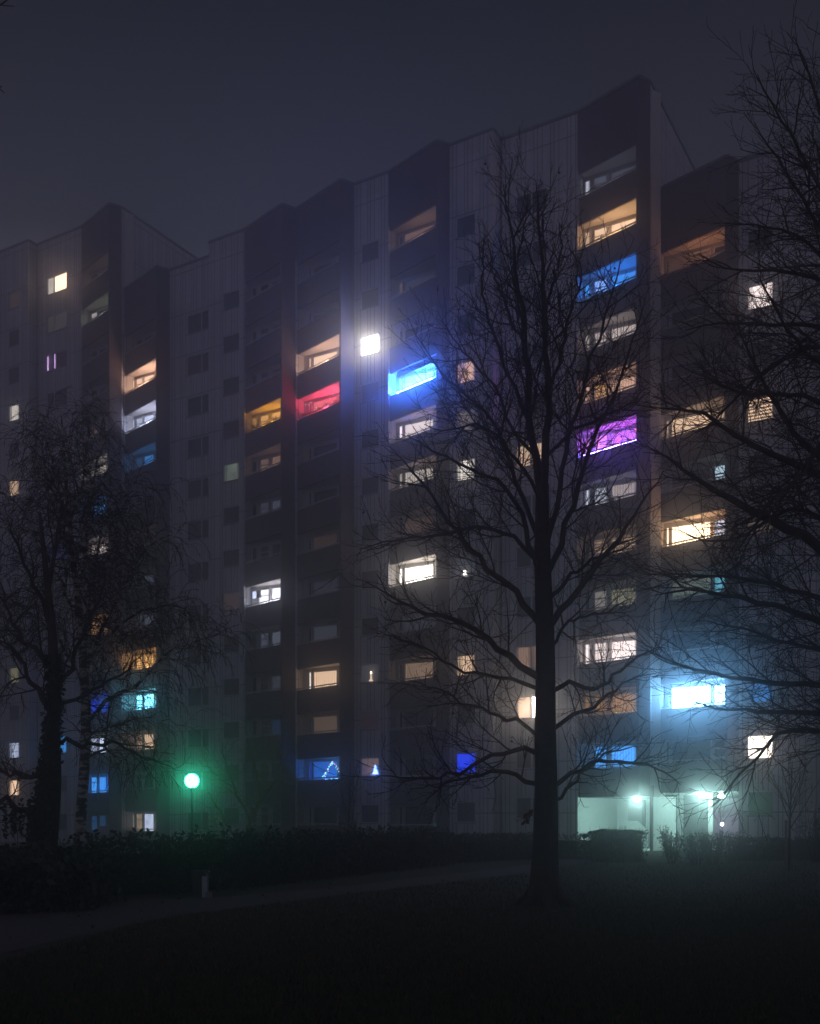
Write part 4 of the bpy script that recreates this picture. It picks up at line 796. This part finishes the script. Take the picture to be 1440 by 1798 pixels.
# coloured light triangle on the blue balcony
tri = thing('light_triangle', bal('B', 1, .7), 'triangle of coloured fairy lights on the blue first-floor balcony', 'christmas lights')
a, b, t_ = bal('B', 1, .52, -.1, .12), bal('B', 1, .96, -.1, .12), bal('B', 1, .71, -.1, 1.05)
mb = MB(); mb.tube([a, t_, b], .012, 4); mb.tube([a, b], .012, 4); mb.build('frame', M_STEEL, tri)
for ci, col in enumerate(((1, .10, .12), (.1, 1, .5), (.2, .5, 1), (.2, .9, 1))):
    mb = MB()
    for i in range(ci, 40, 4):
        s = i / 39; q = (a + (t_ - a) * (s * 2)) if s < .5 else (t_ + (b - t_) * (s * 2 - 1)); mb.ball(q + rng.normal(0, .04, 3), .026, 6, 4)
    mb.build('bulbs', bulb('tri_bulb', col, 7), tri)
string('B', 1, .6, .98, 12, (.35, .75, 1), 7, 'white-blue lights lying along the sill below the light triangle', up=.05, r=.03, out=.06)
# red balcony: dots of light and plants
rd = thing('light_net', bal('B', 9, .6), 'net of small white lights on the red balcony wall', 'christmas lights'); mb = MB()
P_, Q_, w_, T, R, Pb, RB = p['B_f']
for i in range(40):
    q = Pb + dL * rng.uniform(.2, 4.3) + nL * .09; mb.ball((*q, T(9) - rng.uniform(-.02, 1.25)), .018, 6, 4)
mb.build('bulbs', bulb('net_bulb', (1, .55, .55), 6), rd)
def plant(key, k, fr_, h_, label, group):
    q = bal(key, k, fr_, -.12, -.18); o = thing('potted_plant', q, label, 'plant', group)
    mb = MB(); mb.tube([q, q + np.array((0, 0, .2))], [.09, .12], 10); mb.build('pot', M_POT, o)
    mb = MB(); pts_ = []
    for i in range(7):
        ln = walk(q + np.array((0, 0, .18)), (rng.normal(0, .5), rng.normal(0, .5), 1), h_ * rng.uniform(.7, 1.1), 6, .12, 0, 1); mb.tube(ln, .007, 4, False); pts_ += [ln[j] + rng.normal(0, .05, 3) for j in (1, 2, 3, 4, 5) for _ in range(5)]
    leaves(mb, pts_, .05); mb.build('leaves', M_PLANT, o)
for i, (fr_, h_) in enumerate(((.10, .75), (.2, .5), (.30, .4), (.55, .35), (.70, .45), (.84, .4))): plant('A', 9, fr_, h_, ['tallest potted plant at the left end of the amber balcony', 'second potted plant from the left on the amber balcony', 'third potted plant from the left on the amber balcony', 'low potted plant mid amber balcony', 'bushy potted plant right of the middle on the amber balcony', 'rightmost potted plant on the amber balcony'][i], 'plants on the amber balcony')
for i, (fr_, h_) in enumerate(((.08, .55), (.2, .4), (.5, .4), (.64, .45), (.8, .45))): plant('B', 9, fr_, h_, ['leftmost potted plant on the red balcony', 'second potted plant from the left on the red balcony', 'middle potted plant on the red balcony', 'potted plant right of the middle on the red balcony', 'rightmost potted plant on the red balcony'][i], 'plants on the red balcony')
# white cupboard on the white balcony
P_, Q_, w_, T, R, Pb, RB = p['A_f']; q = P_ + dB * .25 + dL * .75
cb = thing('cupboard', (*q, T(5) - 2.3), 'white cupboard at the left end of the bright white balcony', 'cupboard'); mb = MB(); mb.beam(q - dL * .35, q + dL * .35, 0, -.4, T(5) - 2.3, T(5) - .72, nL); mb.build('body', M_PORCH, cb)
mb = MB(); mb.ball((*(q + dL * .1 - nL * .2), T(5) - .56), .16, 10, 6); tag(mb.build('ball', M_STEEL), 'dark round bundle lying on top of the white cupboard', 'bundle')
# small lights in pale wall windows
def inwin(wins, a, d, n, k, fr_, up): s0_, s1_, z0_, z1_ = wins[k]; q = a + d * (s0_ + (s1_ - s0_) * fr_) - n * .03; return np.array((*q, z0_ + up))
q = inwin(w2, p['Cr'], dW2, nW2, 5, .45, .2); mb = MB(); mb.tube([q, q + np.array((0, 0, .22))], [.09, .06], 10); tag(mb.build('table_lamp', bulb('lamp_shade', WHITE, 7)), 'small white lamp glowing alone in a dark window left of the big tree', 'lamp')
q = inwin(wB, p['Br'], dB_, nB_, 3, .56, .08); cn = thing('candle', q, 'single lit candle lamp in the dark third-floor window', 'candle'); mb = MB(); mb.tube([q, q + np.array((0, 0, .06)), q + np.array((0, 0, .07)), q + np.array((0, 0, .45))], [.12, .12, .05, .045], 10); mb.build('body', bulb('candle_wax', (1, .75, .55), 1.2), cn)
mb = MB(); mb.ball(q + np.array((0, 0, .5)), .05, 8, 6, 1.4); mb.build('flame', bulb('candle_flame', WARM, 8), cn)
q = inwin(wB, p['Br'], dB_, nB_, 1, .80, .12); lt = thing('light_tree', q, 'small blue-white lit cone tree in the warm first-floor window', 'christmas lights'); mb = MB()
for i in range(5): mb.tube([q + np.array((0, 0, i * .11)), q + np.array((0, 0, i * .11 + .13))], [.21 - i * .038, .05 * (1 - i * .15)], 10)
mb.build('tree', bulb('blue_tree', (.12, .25, 1), 9), lt)
ls = thing('curtain_gap_glow', inwin(wT, p['Wl'], dWT, nWT, 12, .2, 0), 'violet light showing at both curtain edges of a dark upper-left window, made as glowing tubes', 'curtain gap')
for f_ in (.05, .40):  # glowing tubes stand for room light showing past the curtain edges
    q = inwin(wT, p['Wl'], dWT, nWT, 12, f_, .1); mb = MB(); mb.tube([q, q + np.array((0, 0, 1.02))], .022, 6); mb.build('tube', bulb('violet_gap_glow', (.8, .5, 1), 3), ls)
q = bal('C', 0, .90, 0, .1); mb = MB(); mb.beam(q[:2] - dA * .14, q[:2] + dA * .14, 0, .03, q[2] - .05, q[2] + .06, nA); tag(mb.build('display', bulb('cyan_display', (.1, .6, .9), .8)), 'tiny cyan light on the dark ground-floor balcony rail', 'light')
# scalloped awning on the blue balcony
P_, Q_, w_, T, R, Pb, RB = p['C_f']; mb = MB(); n_ = 30
for i in range(n_):
    a, b = P_ + dA * (w_ * (.12 + .84 * i / n_)) + dC * .2, P_ + dA * (w_ * (.12 + .84 * (i + 1) / n_)) + dC * .2; h0_, h1_ = .28 + .05 * abs(math.sin(i * 1.05)), .28 + .05 * abs(math.sin((i + 1) * 1.05))
    mb.poly([(*a, T(9) - h0_), (*b, T(9) - h1_), (*b, T(9) + .05), (*a, T(9) + .05)]); a2, b2 = a + dC * .02, b + dC * .02; mb.poly([(*b2, T(9) - h1_), (*a2, T(9) - h0_), (*a2, T(9) + .05), (*b2, T(9) + .05)])
tag(mb.build('awning', plain('awning_cloth', (.10, .12, .3), .9, .2, 8)), 'scalloped awning edge hanging in the bright blue balcony', 'awning')
# lamp and small tree behind the passage
qy = at(1264, 1500, 86.0); young('young_tree', np.array((qy[0], qy[1], 0)), 3.6, .6, 12, 'small bare tree glimpsed behind the porch passage, lit violet', qy[1], .1, .3, 26)
q = at(1268, 1447, 90.0); sl2 = thing('street_lamp', (q[0], q[1], 0), 'violet-white lamp seen far through the porch passage', 'street lamp')
mb = MB(); mb.tube([(q[0], q[1], -.1), (q[0], q[1], q[2] - .1)], .05, 8); mb.build('pole', M_STEEL, sl2); mb = MB(); mb.ball(q, .10, 12, 8); mb.build('globe', bulb('violet_globe', (.8, .68, 1), 130), sl2, True); 

# ------------------------------------------------------------------ haze
hz = MB(); hz.box(-140, 140, -24, 200, -1.0, max(HT, 46) + 1.0); ho = hz.build('haze', [], None)
hm = bpy.data.materials.new('haze_air'); hm.use_nodes = True; N = hm.node_tree.nodes; N.remove(N['Principled BSDF'])
ad = N.new('ShaderNodeAddShader')
for i_, (dn, an) in enumerate(HAZE):
    pv = N.new('ShaderNodeVolumePrincipled'); pv.inputs['Color'].default_value = (.94, .95, .98, 1); pv.inputs['Density'].default_value = dn; pv.inputs['Anisotropy'].default_value = an
    hm.node_tree.links.new(pv.outputs[0], ad.inputs[i_])
hm.node_tree.links.new(ad.outputs[0], N['Material Output'].inputs['Volume']); ho.data.materials.append(hm)
tag(ho, 'thin night fog filling the whole scene', 'fog', kind='stuff')
